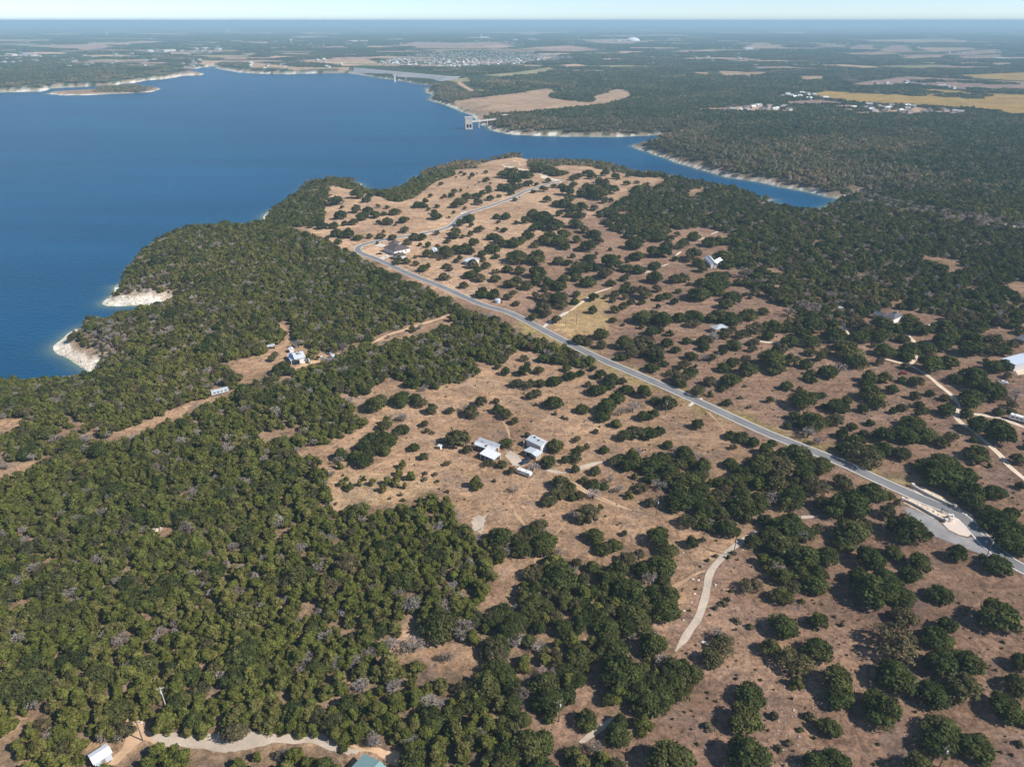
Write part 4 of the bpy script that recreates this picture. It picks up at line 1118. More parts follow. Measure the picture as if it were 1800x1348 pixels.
def car(px, py, ang, color, label, pickup=False):
    x, y, z = gp(px, py, .8)
    root = empty('pickup_truck' if pickup else 'car', (x, y, z+.08), ang); tag(root, label, 'pickup' if pickup else 'car')
    KEEP.append((x, y, 3.2))
    L, Wd = (5.6, 1.95) if pickup else (4.6, 1.85)
    prof = [(-L/2, .45), (L/2, .40), (L/2, .85), (L/2-.9, .98), (-L/2+.2, 1.0), (-L/2, .9)]
    mb = MB(); mb.prism(prof, -Wd/2, Wd/2); mb.build('body', PAINT[color], root)
    if pickup: cab = [(-.6, 1.0), (1.5, .99), (.9, 1.68), (-.45, 1.72)]
    else: cab = [(-1.9, 1.0), (1.25, .99), (.45, 1.46), (-1.35, 1.48)]
    mb = MB(); mb.prism(cab, -Wd*.43, Wd*.43); cb = mb.build('cabin', M['glass'], root)
    r = MB(); x0, x1 = cab[3][0], cab[2][0]; r.box(((x0+x1)/2, 0, cab[3][1]+.02), (x1-x0+.1, Wd*.82, .05)); r.build('roof', PAINT[color], cb)
    if pickup:
        mb = MB(); mb.box((-1.75, 0, 1.02), (1.9, Wd*.8, .05)); mb.build('truck_bed', M['dark'], root)
    for sx in (-1, 1):
        for sy in (-1, 1):
            w = MB(); w.tube((sx*L*.31, sy*Wd*.44-.12, .34), (sx*L*.31, sy*Wd*.44+.12, .34), .34, .34, 12); wo_ = w.build('wheel', M['tyre'], root)
            h = MB(); h.tube((sx*L*.31, sy*(Wd*.44+.11), .34), (sx*L*.31, sy*(Wd*.44+.14), .34), .19, .17, 8); h.build('rim', M['rim'], wo_)
    for sy in (-1, 1):
        h = MB(); h.box((L/2+.01, sy*Wd*.36, .72), (.06, .34, .16)); h.build('headlight', M['white_paint'], root)
    return root
a0 = R(35)
car(929, 806, a0, 'black', 'black car nearest the small shed in the gravel yard')
car(922.6, 812, a0, 'blue', 'dark car nearer the box trailer in the gravel yard')
car(1764, 671.5, R(-10), 'white', 'white car parked by trees left of the right edge')
car(1588.5, 655.5, R(5), 'red', 'dark red car alone on the brown grass below the pale drive')
car(1477, 540.5, R(10), 'white', 'upper white car under trees left of the slate-roofed house')
car(1477, 549, R(20), 'silver', 'lower silver car under trees left of the slate-roofed house')
car(565, 629.5, R(15), 'white', 'white pickup beside the sandy track right of the lake house', True)
car(581, 622, R(-40), 'silver', 'silver pickup under trees at the upper end of the sandy track', True)
car(667, 446, R(10), 'black', 'black pickup on the graded dirt by the new house', True)

def trailer(name, px, py, ang, L, Wd, Hh, label, mat='white_paint', wins=3):
    x, y, z = gp(px, py, 1.5)
    root = empty(name, (x, y, z+.05), ang); tag(root, label, 'trailer'); KEEP.append((x, y, L*.45))
    r = .25
    prof = [(-L/2, .55), (L/2-.3, .55), (L/2, .9), (L/2, Hh-r), (L/2-r, Hh), (-L/2+r, Hh), (-L/2, Hh-r)]
    mb = MB(); mb.prism(prof, -Wd/2, Wd/2); mb.build('body', M[mat], root)
    for sy in (-1, 1):
        for i in range(wins):
            w = MB(); w.box((-L*.32+i*L*.64/max(1, wins-1), sy*(Wd/2+.01), Hh*.62), (L*.12, .06, Hh*.22)); w.build('window', M['glass'], root)
        for dx in (-.5, .5):
            w = MB(); w.tube((-L*.08+dx, sy*(Wd/2-.25), .36), (-L*.08+dx, sy*(Wd/2-.02), .36), .36, .36, 10); w.build('wheel', M['tyre'], root)
    d = MB(); d.box((L*.18, -Wd/2-.01, 1.45), (.75, .06, 1.75)); d.build('door', M['door_white'], root)
    for k in (-.25, .2):
        d = MB(); d.box((L*k, 0, Hh+.1), (.8, .8, .25)); d.build('roof_vent', M['grey_wall'], root)
    d = MB(); d.box((L/2+.5, 0, .55), (1.1, .1, .12)); d.build('tow_bar', M['dark'], root)
    return root
def ang_px(a, b, z=0):
    p = [unproj(q[0], q[1], z) for q in (a, b)]
    return math.atan2(float(p[1][1]-p[0][1]), float(p[1][0]-p[0][0]))
trailer('box_trailer', 921.5, 829.5, ang_px((911,825),(932,832.5)), 7.4, 2.2, 2.4, 'white box trailer with rounded roof parked below the gravel yard', wins=2)
trailer('trailer_home', 386, 687.5, ang_px((373,690),(399,683.5)), 9.6, 2.4, 2.7, 'long white trailer home at the end of the left clearing', 'pale_roof', wins=4)
trailer('motor_trailer', 1792, 736, ang_px((1782,733),(1803,739)), 9.0, 2.5, 3.1, 'white camper trailer on the pale drive at the right edge', wins=4)
trailer('utility_trailer', 656, 704, R(10), 5.0, 2.2, 2.5, 'small white camper half hidden under the oak above the clearing', wins=2)
trailer('stock_trailer', 584.5, 626, R(-55), 4.2, 2.1, 2.4, 'small pale trailer beside the silver pickup', 'pale_roof', wins=2)

def tank(px, py):
    x, y, z = gp(px, py, 1.2)
    root = empty('water_tank', (x, y, z)); tag(root, 'squat blue-grey water tank beside the long road', 'tank'); KEEP.append((x, y, 4))
    mb = MB(); mb.tube((0, 0, -.2), (0, 0, 2.4), 2.2, 2.2, 20); mb.build('drum', M['blue_roof'], root)
    mb = MB(); mb.tube((0, 0, 2.41), (0, 0, 3.0), 2.25, .4, 20); mb.build('lid', M['pale_roof'], root)
    mb = MB(); mb.tube((3.2, -.5, 0), (3.2, -.5, 1.6), .9, .9, 12); mb.build('pressure_tank', M['rust'], root)
tank(875, 529)

# ------------------------------------------------------------------ utility poles
M['pole'] = surf('weathered_pole', (.16,.125,.10), .9, .25, 4, .1)
M['pole_pale'] = surf('bleached_pole', (.5,.48,.45), .9, .2, 4, .1)
def pole(px, py, h, label, pale=False, lamp=False):
    x, y, z = gp(px, py)
    root = empty('utility_pole', (x, y, z), random.uniform(0, 1.0)); tag(root, label, 'pole', 'utility poles')
    KEEP.append((x, y, .8))
    mt = M['pole_pale'] if pale else M['pole']
    mb = MB(); mb.tube((0, 0, -.5), (0, 0, h), .19, .13, 8); mb.build('shaft', mt, root)
    mb = MB(); mb.box((0, .14, h-.7), (2.2, .12, .14)); ca = mb.build('crossarm', mt, root)
    for k in (-1, -.35, .35, 1):
        i_ = MB(); i_.tube((k, .14, h-.62), (k, .14, h-.42), .07, .05, 6); i_.build('insulator', M['white_paint'], ca)
    if lamp:
        mb = MB(); mb.tube((0, 0, h-1.2), (1.4, 0, h-.8), .05, .05, 5); mb.box((1.5, 0, h-.85), (.6, .3, .18)); mb.build('lamp_arm', M['white_paint'], root)
    else:
        mb = MB(); mb.tube((0, -.38, h-2.4), (0, -.38, h-1.5), .24, .24, 8); mb.build('transformer', M['grey_wall'], root)
for p in ((1289,977,9.5,'dark utility pole on the bend of the gravel track'), (982.5,1268,9.5,'utility pole on the tan strip below the oak wood'), (1153,908,9.5,'utility pole on the tan ground above the oak wood'),
          (1735,976,8.5,'utility pole at the roadside below the entrance'), (1651,1348,9,'utility pole cut by the bottom edge of the pasture'), (1169.5,729,9,'utility pole below the long road near the culvert pads'),
          (1260,642,9,'utility pole in the oaks right of the long road'), (920,794,8,'utility pole between the white barn and the farmhouse'), (994.5,576,8.5,'left one of two poles on the golden grass by the pale drive'),
          (1013,571,8.5,'right one of two poles on the golden grass by the pale drive'), (251,1301,8.5,'utility pole with a lamp at the fork of the dirt lot'), (293,1245,9.5,'bleached grey pole in a gap of the lower left wood'), (1205,508,8.5,'utility pole among the oaks below the white cross-gabled roof')):
    pole(*p, pale='bleached' in p[3], lamp='lamp' in p[3])

# ------------------------------------------------------------------ entrance walls, gate, boulders, fence
def stone_wall(px_pts, h, label):
    ln = px_line(px_pts, .9)
    c = ln[len(ln)//2]; zc = float(terr([c[0]], [c[1]])[0])
    root = empty('stone_wall', (c[0], c[1], zc)); tag(root, label, 'wall')
    mb = MB()
    for i in range(len(ln)-1):
        d = ln[i+1]-ln[i]; a = math.atan2(d[1], d[0]); L = math.hypot(*d)
        z = float(terr([ln[i][0]], [ln[i][1]])[0]) - zc
        for r_ in range(2):
            sh = .5*L*(r_ % 2); hh = h/2
            mb.box((ln[i][0]-c[0]+d[0]*(.5*(r_ % 2)+.25), ln[i][1]-c[1]+d[1]*(.5*(r_ % 2)+.25), z+hh*(r_+.45)), (L*random.uniform(.9, .99), .5*random.uniform(.85, 1.1), hh*random.uniform(.9, .99)), a+random.uniform(-.04, .04))
    o = mb.build('stone_courses', M['rock'], root); o['kind'] = 'stuff'
    cap = MB()
    for i in range(0, len(ln)-1, 2):
        j = min(i+2, len(ln)-1); d = ln[j]-ln[i]; a = math.atan2(d[1], d[0]); L = math.hypot(*d)
        z = float(terr([ln[i][0]], [ln[i][1]])[0]) - zc
        cap.box((ln[i][0]-c[0]+d[0]/2, ln[i][1]-c[1]+d[1]/2, z+h+.05), (L*.98, .62, .12), a)
    o = cap.build('cap_stones', M['concrete'], root); o['kind'] = 'stuff'
    for p in (ln[0], ln[-1]):
        z = float(terr([p[0]], [p[1]])[0]) - zc
        b = MB(); b.box((p[0]-c[0], p[1]-c[1], z+h*.65), (1.1, 1.1, h*1.4)); b.box((p[0]-c[0], p[1]-c[1], z+h*1.4), (1.3, 1.3, .18)); b.build('pillar', M['rock'], root)
stone_wall(Q4([(945,398),(1000,420),(1080,462),(1160,508),(1250,550)]), 1.1, 'low limestone wall between the rock bed and the old asphalt apron')
stone_wall(Q4([(1015,302),(1070,335),(1150,378),(1230,415),(1312,452)]), 1.2, 'low limestone wall on the upper right side of the entrance road')
stone_wall(Q4([(1270,525),(1295,512),(1300,535),(1280,548)]), 1.4, 'short curved limestone sign wall at the tip of the rock bed')

M['iron'] = surf('black_iron', (.02,.02,.022), .5, .1, 3, .4)
def gate(a, b, label):
    xa, ya, za = gp(*a); xb, yb, zb = gp(*b)
    L = math.hypot(xb-xa, yb-ya); ang = math.atan2(yb-ya, xb-xa)
    root = empty('entrance_gate', (xa, ya, za), ang); tag(root, label, 'gate', 'entrance gate leaves')
    mb = MB(); mb.tube((0, 0, -.2), (0, 0, 2.4), .14, .14, 6); mb.build('gate_post', M['iron'], root)
    for z in (.35, 1.2, 2.0):
        mb = MB(); mb.box((L/2, 0, z), (L, .07, .1)); mb.build('rail', M['iron'], root)
    n = int(L/.35)
    for i in range(n):
        mb = MB(); mb.box(((i+.5)*L/n, 0, 1.2), (.05, .05, 1.75)); mb.build('bar', M['iron'], root)
gate(Q4([(1215,478)])[0], Q4([(1262,500)])[0], 'black iron gate leaf on the rock bed side of the entrance road')
gate(Q4([(1310,455)])[0], Q4([(1255,430)])[0], 'black iron gate leaf against the upper limestone wall')

def boulder(px, py, r, label, grp):
    x, y, z = gp(px, py)
    bm = bmesh.new(); bmesh.ops.create_icosphere(bm, subdivisions=2, radius=1.0)
    sd = random.uniform(0, 50)
    for v in bm.verts:
        n = 1 + .28*math.sin(v.co.x*3.1+sd)*math.sin(v.co.y*2.7+sd*1.3) + random.uniform(-.09, .09)
        v.co = Vector((v.co.x*n, v.co.y*n*.8, max(-.25, v.co.z*n*.62)))
    me = bpy.data.meshes.new('boulder'); bm.to_mesh(me); bm.free(); me.materials.append(M['rock'])
    o = link('boulder', me); o.location = (x, y, z+.15*r); o.scale = (r, r, r); o.rotation_euler = (0, 0, random.uniform(0, 6))
    tag(o, label, 'boulder', grp)
for (a, b, w) in ((955,355,11),(985,360,11),(965,432,9),(948,478,8),(910,522,8),(906,570,7),(1005,690,16),(1020,692,12),(852,520,9),(905,215,7),(1220,200,7),(1075,385,10)):
    boulder(900+a/3.009, 900+b/3.009, w*.055, 'pale limestone boulder lying in the grass beside the curving gravel track', 'boulders by the gravel track')
for (a, b, w) in ((960,400,10),(990,395,9),(1020,415,9),(1060,430,10),(1090,445,8),(1130,460,9),(1170,478,10),(1200,500,9),(1225,520,9),(1250,530,8),(1050,318,9),(1100,335,10),(1160,360,9),(1220,395,9),(1270,420,9),(1340,470,9),(1390,500,10),(1430,545,10),(1470,590,9),(1505,640,10),(1535,690,10)):
    boulder(1350+a/4, 780+b/4, w*.07, 'pale landscaping boulder in the rock beds of the road entrance', 'boulders in the entrance rock beds')
def random_rocks(poly, n, lo, hi, name, lab, mat='rock'):
    """loose stones too small to pick apart"""
    P = np.array(poly); x0, y0 = P.min(0); x1, y1 = P.max(0)
    mb = MB(); k = 0
    qx = RNG.uniform(x0, x1, n*4); qy = RNG.uniform(y0, y1, n*4); m = inside(qx, qy, poly)
    qx, qy = qx[m][:n], qy[m][:n]
    X, Y, Z = ground(qx, qy)
    for x, y, z in zip(X, Y, Z):
        r = random.uniform(lo, hi)
        k0 = len(mb.v); mb.box((x, y, z+r*.12), (r*random.uniform(.7, 1.6), r*random.uniform(.6, 1.2), r*.55), random.uniform(0, 3))
        mb.v[k0:] = [(v[0]+random.uniform(-.2, .2)*r, v[1]+random.uniform(-.2, .2)*r, v[2]+random.uniform(-.16, .16)*r) for v in mb.v[k0:]]
    o = mb.build(name, M[mat], None); tag(o, lab, 'stones', kind='stuff')
random_rocks(cr(1350,1010,3.989,[(0,760),(300,700),(400,900),(300,1348),(0,1348)]), 110, .15, .5, 'loose_stones', 'loose pale stones strewn over the lower pasture', 'stone')
random_rocks(ROCKY, 240, .15, .5, 'loose_stones', 'loose pale stones on the rocky slope below the farm clearing', 'stone')
random_rocks(cr(1400,500,4.4925,[(500,950),(850,900),(1000,1000),(900,1100),(560,1140)]), 100, .15, .55, 'loose_stones', 'pale stones scattered on the brown grass above the lower road', 'stone')
random_rocks([(186,533),(240,534),(296,522),(300,512),(262,508),(225,510),(205,518)], 90, .4, 1.3, 'shore_rocks', 'broken white limestone blocks on the bluff shore of the cove')
random_rocks([(96,612),(108,601),(122,592),(122,606),(118,618),(140,632),(152,640),(150,648),(130,636)], 60, .3, 1.2, 'shore_rocks', 'white limestone slabs along the point in the left of the lake')
random_rocks(cr(0,900,3.009,[(780,90),(830,50),(910,45),(890,75),(830,110)]), 60, .4, 1.2, 'loose_stones', 'pale broken rock in a gap of the left wood')

def fence(px_pts, label):
    ln = px_line(px_pts, 3.0); c = ln[0]; zc = float(terr([c[0]], [c[1]])[0])
    root = empty('fence', (c[0], c[1], zc)); tag(root, label, 'fence')
    Zs = terr(ln[:, 0], ln[:, 1]) - zc
    pm = MB(); pm.box((0, 0, .55), (.16, .16, 1.5)); pme = pm.mesh('post', M['pole'])
    for p, z in zip(ln, Zs):
        o = link('post', pme, root); o.location = (p[0]-c[0], p[1]-c[1], z)
    for h in (.45, .85, 1.2):
        mb = MB()
        for i in range(len(ln)-1):
            a, b = ln[i]-c, ln[i+1]-c
            mb.tube((a[0], a[1], Zs[i]+h), (b[0], b[1], Zs[i+1]+h), .05, .05, 4, False)
        mb.build('rail', M['pole'], root)
fence(H7([(780,485),(900,540),(1020,590),(1220,690)]), 'dark rail fence along the upper edge of the long road')
fence(cr(790,740,8.182,[(700,395),(780,410),(850,445)]), 'short pale fence between farmhouse and gravel yard')

# ------------------------------------------------------------------ far houses and works
FARW = [surf('far_pale_wall', (.62,.58,.52), .85, .1, .1, .2), surf('far_tan_wall', (.46,.38,.31), .85, .1, .1, .2)]
FARR = [surf('far_grey_roof', (.34,.33,.34), .85, .1, .1, .2), surf('far_pale_roof', (.66,.66,.67), .7, .1, .1, .3), surf('far_brown_roof', (.25,.20,.18), .85, .1, .1, .2), surf('far_white_roof', (.82,.82,.82), .6, .05, .1, .3)]
def far_house_mesh(L, W, h, rise, wm, rm):
    mb = MB(); mb.box((0, 0, h/2-.5), (L*.94, W*.94, h+1)); nw = len(mb.f)
    k = len(mb.v); L2, W2 = L/2, W/2
    mb.v += [(-L2,-W2,h),(L2,-W2,h),(L2,W2,h),(-L2,W2,h),(-L2*.8,0,h+rise),(L2*.8,0,h+rise)]
    for q in ((0,1,5,4),(2,3,4,5),(1,2,5),(3,0,4),(3,2,1,0)): mb.f.append(tuple(k+i for i in q))
    me = mb.mesh('house', wm); me.materials.append(rm)
    mi = np.zeros(len(mb.f), np.int32); mi[nw:] = 1
    me.polygons.foreach_set('material_index', mi); return me
HM = [far_house_mesh(16, 12, 4.6, 3.2, FARW[i % 2], FARR[j]) for i in range(2) for j in (0, 1, 2, 0, 3, 2)]
WM = [far_house_mesh(60, 30, 8, 1.5, FARW[0], FARR[3]), far_house_mesh(90, 40, 9, 1.5, FARW[0], FARR[1])]
def scatter_px(poly, n):
    P = np.array(poly); x0, y0 = P.min(0); x1, y1 = P.max(0)
    qx = RNG.uniform(x0, x1, n*6); qy = RNG.uniform(y0, y1, n*6); m = inside(qx, qy, poly)
    qx, qy = qx[m][:n], qy[m][:n]
    x, y = unproj(qx, qy, 2.0); z = terr(x, y)
    return list(zip(x, y, z, qx, qy))
def far_house(p, me, label, grp, sc=1.0, cat='house', name='house'):
    o = link(name, me); o.location = (float(p[0]), float(p[1]), float(p[2])); o.rotation_euler = (0, 0, random.uniform(-.5, .5) + random.choice((0, 1.57))); o.scale = (sc, sc, sc*1.05)
    tag(o, label, cat, grp); KEEP.append((float(p[0]), float(p[1]), 14*sc))
hs = scatter_px(SUBDIV, 560)
hs.sort(key=lambda p: p[1])
for p in hs[:230]:
    far_house(p, random.choice(HM), 'pale little house in the dense far subdivision beyond the dam', 'houses of the far subdivision', random.uniform(.62, .95))
far_mix = surf('far_roofs', (.40,.39,.39), .8, .1, .1, .2)
def merged_far(lst, name, lab, sc=1.1):
    mb = MB()
    for p in lst:
        L, W, h = random.uniform(13, 20)*sc, random.uniform(10, 13)*sc, 5.2*sc
        mb.box((p[0], p[1], p[2]+h/2), (L, W, h), random.choice((0, 1.57))+random.uniform(-.3, .3))
        mb.box((p[0], p[1], p[2]+h+.9), (L*.6, W*.6, 1.8), random.choice((0, 1.57)))
    o = mb.build(name, far_mix, None); tag(o, lab, 'houses', kind='stuff')
merged_far(hs[230:], 'subdivision_roofs', 'crowded pale roofs in the back rows of the far subdivision', .72)
RH = [(1270,197),(1280,188),(1330,184),(1400,190),(1405,197)]
for p in scatter_px([(1270,196),(1275,189),(1330,185),(1405,191),(1405,196)], 20): far_house(p, random.choice(HM), 'small house along the dirt road across the inlet', 'houses along the far dirt road', .9)
for p in scatter_px([(1372,170),(1385,162),(1430,168),(1460,176),(1400,176)], 14): far_house(p, random.choice(HM), 'white-roofed farm building at the left tip of the golden field', 'farm buildings by the golden field', 1.0)
for p in scatter_px([(1490,196),(1500,185),(1570,184),(1640,190),(1720,199),(1620,200)], 36): far_house(p, random.choice(HM), 'small house in the row below the golden field', 'houses below the golden field', .9)
for p in scatter_px([(1510,148),(1560,143),(1700,150),(1690,158),(1600,152)], 14): far_house(p, random.choice(HM), 'farmhouse on the pinkish fields above the golden field', 'farmhouses above the golden field', .9)
for p in scatter_px([(440,112),(600,104),(600,116),(520,122),(440,120)], 22): far_house(p, random.choice(HM), 'house behind the far shore left of the dam', 'houses behind the far shore', 1.0)
town = []
for poly, n in (([(0,94),(70,94),(70,112),(0,112)], 26), ([(240,85),(420,80),(420,95),(250,95)], 60), ([(450,58),(620,55),(620,90),(480,85)], 70), ([(600,55),(1000,60),(1000,80),(640,80)], 150), ([(980,66),(1200,66),(1200,82),(1000,80)], 60), ([(60,60),(330,52),(330,76),(70,80)], 50), ([(1200,60),(1420,62),(1420,98),(1200,98)], 45), ([(1420,70),(1800,66),(1800,100),(1430,98)], 40), ([(90,98),(330,92),(420,112),(120,120)], 45), ([(1080,84),(1440,90),(1430,130),(1080,110)], 26)):
    town += scatter_px(poly, n)
merged_far(town, 'distant_town', 'pale specks of distant town buildings below the horizon', 1.3)
for (a, b) in ((50,98.5),(20,98),(620,73.5),(640,73),(690,71),(705,70.8),(905,71),(935,70.5),(850,66),(1085,73),(1112,71),(1185,70),(340,87.5),(360,87),(385,88),(262,91),(295,90.5),(400,53.5),(470,60.5),(560,60),(590,60),(640,36.9+8),(720,45),(870,43.5),(1040,40.5+3),(1075,43),(1315,86),(1760,104)):
    x, y = unproj(a, b, 4.0); z = float(terr([x], [y])[0]); sc = 1.0 + (110-b)/90.0
    far_house((float(x), float(y), z), random.choice(WM), 'large white flat warehouse in the hazy distance', 'distant white warehouses', sc, 'warehouse', 'warehouse')
def dome(px, py):
    x, y = unproj(px, py, 0); x, y = float(x), float(y); z = float(terr([x], [y])[0])
    root = empty('domed_hall', (x, y, z)); tag(root, 'large white domed building on the far fields', 'building')
    bm = bmesh.new(); bmesh.ops.create_uvsphere(bm, u_segments=20, v_segments=10, radius=1)
    for v in bm.verts: v.co = Vector((v.co.x*75, v.co.y*75, max(0, v.co.z)*34+3))
    me = bpy.data.meshes.new('dome'); bm.to_mesh(me); bm.free(); me.materials.append(FARR[3]); link('dome', me, root)
    mb = MB(); mb.box((-110, 0, 8), (120, 60, 18)); mb.build('hall', FARR[1], root)
dome(1112, 72.5)
def water_tower(px, py, h, label):
    x, y = unproj(px, py, 0); x, y = float(x), float(y); z = float(terr([x], [y])[0])
    root = empty('water_tower', (x, y, z)); tag(root, label, 'water tower')
    mb = MB(); mb.tube((0, 0, 0), (0, 0, h*.72), h*.07, h*.06, 10); mb.build('stem', M['white_paint'], root)
    mb = MB(); mb.tube((0, 0, h*.66), (0, 0, h*.76), h*.07, h*.2, 14); mb.tube((0, 0, h*.76), (0, 0, h*.92), h*.2, h*.2, 14); mb.tube((0, 0, h*.92), (0, 0, h), h*.2, h*.05, 14); mb.build('bowl', M['white_paint'], root)
for (a, b, h, l) in ((189,66,52,'white water tower farthest left on the hazy plain'),(193,58,56,'taller-standing white water tower just behind the leftmost one'),(846,69,52,'white water tower above the far subdivision'),(995,60.5,56,'white water tower right of the subdivision near the horizon'),(512,80,46,'white water tower behind the far shore left of the dam'),(314,50,50,'white water tower near the horizon at upper left')):
    water_tower(a, b, h, l)

# islet and point details are part of the ground; the hazy air over everything

# ------------------------------------------------------------------ trees
M['oak_leaf'] = leaf_mat('live_oak_leaves', (.052,.066,.022), (.070,.085,.027), (.098,.102,.036), .24)
M['olive_leaf'] = leaf_mat('fading_oak_leaves', (.100,.092,.040), (.080,.084,.037), (.118,.098,.052))
M['juniper_leaf'] = leaf_mat('juniper_needles', (.138,.156,.038), (.176,.190,.048), (.208,.198,.070), .45)
M['shrub_leaf'] = leaf_mat('dull_shrub_leaves', (.085,.095,.036), (.115,.105,.055), (.15,.135,.085))
M['twig'] = leaf_mat('bare_grey_twigs', (.25,.215,.19), (.32,.29,.265), (.20,.165,.14), 0.0)
M['far_leaf'] = leaf_mat('distant_foliage', (.060,.086,.034), (.078,.102,.040), (.094,.108,.050), 0.15, 2.0)
M['bark'] = surf('grey_brown_bark', (.13,.105,.085), 0.95, 0.35, 6.0, 0.1)

def leaf_mesh(C, Nn, size, tint, rng, aspect=1.0, along=None):
    """quads at C facing Nn"""
    n = len(C)
    Nn = Nn/np.linalg.norm(Nn, axis=1)[:, None]
    r = rng.normal(size=(n, 3)) if along is None else along
    U = np.cross(Nn, r); U /= (np.linalg.norm(U, axis=1)[:, None] + 1e-9)
    W = np.cross(Nn, U)
    s = np.reshape(np.asarray(size)*np.ones(n), (n, 1))
    U = U*s; W = W*s*aspect
    V = np.stack([C-U-W, C+U-W*0.7, C+U*0.8+W, C-U*0.9+W*0.8], 1).reshape(-1, 3)
    T = np.repeat(tint, 4, axis=0)
    return V, T

def to_mesh(name, V, T, mats, extra=None):
    F = np.arange(len(V)).reshape(-1, 4)
    me = bpy.data.meshes.new(name)
    verts = V.tolist(); faces = F.tolist(); nl = len(faces)
    if extra is not None:
        k = len(verts); verts += [tuple(v) for v in extra.v]; faces += [[k+i for i in f] for f in extra.f]
    me.from_pydata(verts, [], faces)
    for m_ in mats: me.materials.append(m_)
    if extra is not None:
        mi = np.zeros(len(faces), np.int32); mi[nl:] = 1
        me.polygons.foreach_set('material_index', mi)
    at = me.attributes.new('tint', 'FLOAT_COLOR', 'POINT')
    tt = np.ones((len(verts), 4)); tt[:len(T), :3] = T
    at.data.foreach_set('color', tt.ravel())
    me.update()
    return me

def lobes_for(kind, rng):
    L = []
    if kind == 'o':
        n = rng.integers(22, 32); sx_, sy_ = rng.uniform(.8, 1.15), rng.uniform(.8, 1.15)
        for i in range(n):
            a = rng.uniform(0, 2*math.pi); r = 0.36*math.sqrt(rng.uniform(0, 1))
            z = 0.26 + 0.50*(1-(r/0.40)**2) * rng.uniform(0.35, 1.0)
            L.append((r*math.cos(a)*sx_, r*math.sin(a)*sy_, z, rng.uniform(.09, .19), rng.uniform(.12, .22)))
    elif kind == 'j':
        n = rng.integers(15, 23)
        for i in range(n):
            a = rng.uniform(0, 2*math.pi); t = rng.uniform(0, 1)
            r = 0.37*(1-0.62*t)*rng.uniform(.35, 1.0)
            L.append((r*math.cos(a), r*math.sin(a), 0.18+0.58*t, rng.uniform(.10, .19)*(1-0.25*t), rng.uniform(.12, .19)))
        L.append((0, 0, .80, .11, .17))
    else:
        n = rng.integers(8, 12)
        for i in range(n):
            a = rng.uniform(0, 2*math.pi); r = 0.34*math.sqrt(rng.uniform(0, 1))
            L.append((r*math.cos(a), r*math.sin(a), rng.uniform(.45, .78), rng.uniform(.13, .2), rng.uniform(.13, .2)))
    return np.array(L)

def crown_data(kind, rng, nleaf, leaf):
    L = lobes_for(kind, rng)
    n = int(nleaf*2.6)
    idx = rng.integers(0, len(L), n)
    D = rng.normal(size=(n, 3)); D[:, 2] += 0.35; D /= np.linalg.norm(D, axis=1)[:, None]
    rr = rng.uniform(.62, 1.12, n) + (rng.uniform(0, 1, n) < .10)*rng.uniform(.1, .45, n)
    C = L[idx, :3] + D*np.stack([L[idx, 3], L[idx, 3], L[idx, 4]], 1)*rr[:, None]
    keep = C[:, 2] > 0.03
    for k, l in enumerate(L):
        q = ((C[:, 0]-l[0])/l[3])**2 + ((C[:, 1]-l[1])/l[3])**2 + ((C[:, 2]-l[2])/l[4])**2
        keep &= ~((q < 0.62) & (idx != k))
    C, D, idx = C[keep][:nleaf], D[keep][:nleaf], idx[keep][:nleaf]
    n = len(C)
    lob = rng.uniform(.72, 1.32, len(L))[idx]
    g = rng.uniform(.62, 1.4, n)*lob
    T = np.stack([g*rng.uniform(.92, 1.15, n), g, g*rng.uniform(.8, 1.15, n)], 1)
    if kind == 'b':
        A = D + rng.normal(0, .55, (n, 3))
        Nn = np.cross(A, rng.normal(size=(n, 3)))
        return leaf_mesh(C, Nn, leaf*.20*rng.uniform(.7, 1.3, n), T, rng, aspect=9.0, along=np.cross(A, Nn) * 0 + A) , L
    Nn = D + rng.normal(0, .45, (n, 3))
    return leaf_mesh(C, Nn, leaf*rng.uniform(.65, 1.35, n), T, rng, aspect=rng.uniform(.6, 1.2)), L

def trunk_mb(L, kind, rng):
    mb = MB()
    top = Vector((rng.normal(0, .02), rng.normal(0, .02), .34 if kind != 'j' else .7))
    mb.tube((0, 0, -0.06), tuple(top*0.6), .034, .027, 6).tube(tuple(top*0.6), tuple(top), .027, .02, 6)
    ids = rng.permutation(len(L))[:(7 if kind != 'b' else len(L))]
    for i in ids:
        e = Vector((float(L[i][0]), float(L[i][1]), float(L[i][2])))
        midp = top*0.6 + (e-top*0.6)*0.5 + Vector((0, 0, -0.03))
        mb.tube(tuple(top*0.6), tuple(midp), .017, .011, 5, False).tube(tuple(midp), tuple(e), .011, .005, 5, False)
        if kind == 'b':
            for k in range(6):
                q = e + Vector(tuple(rng.normal(0, .10, 3)))
                mb.tube(tuple(midp if k < 2 else e), tuple(q), .005, .002, 3, False)
    return mb

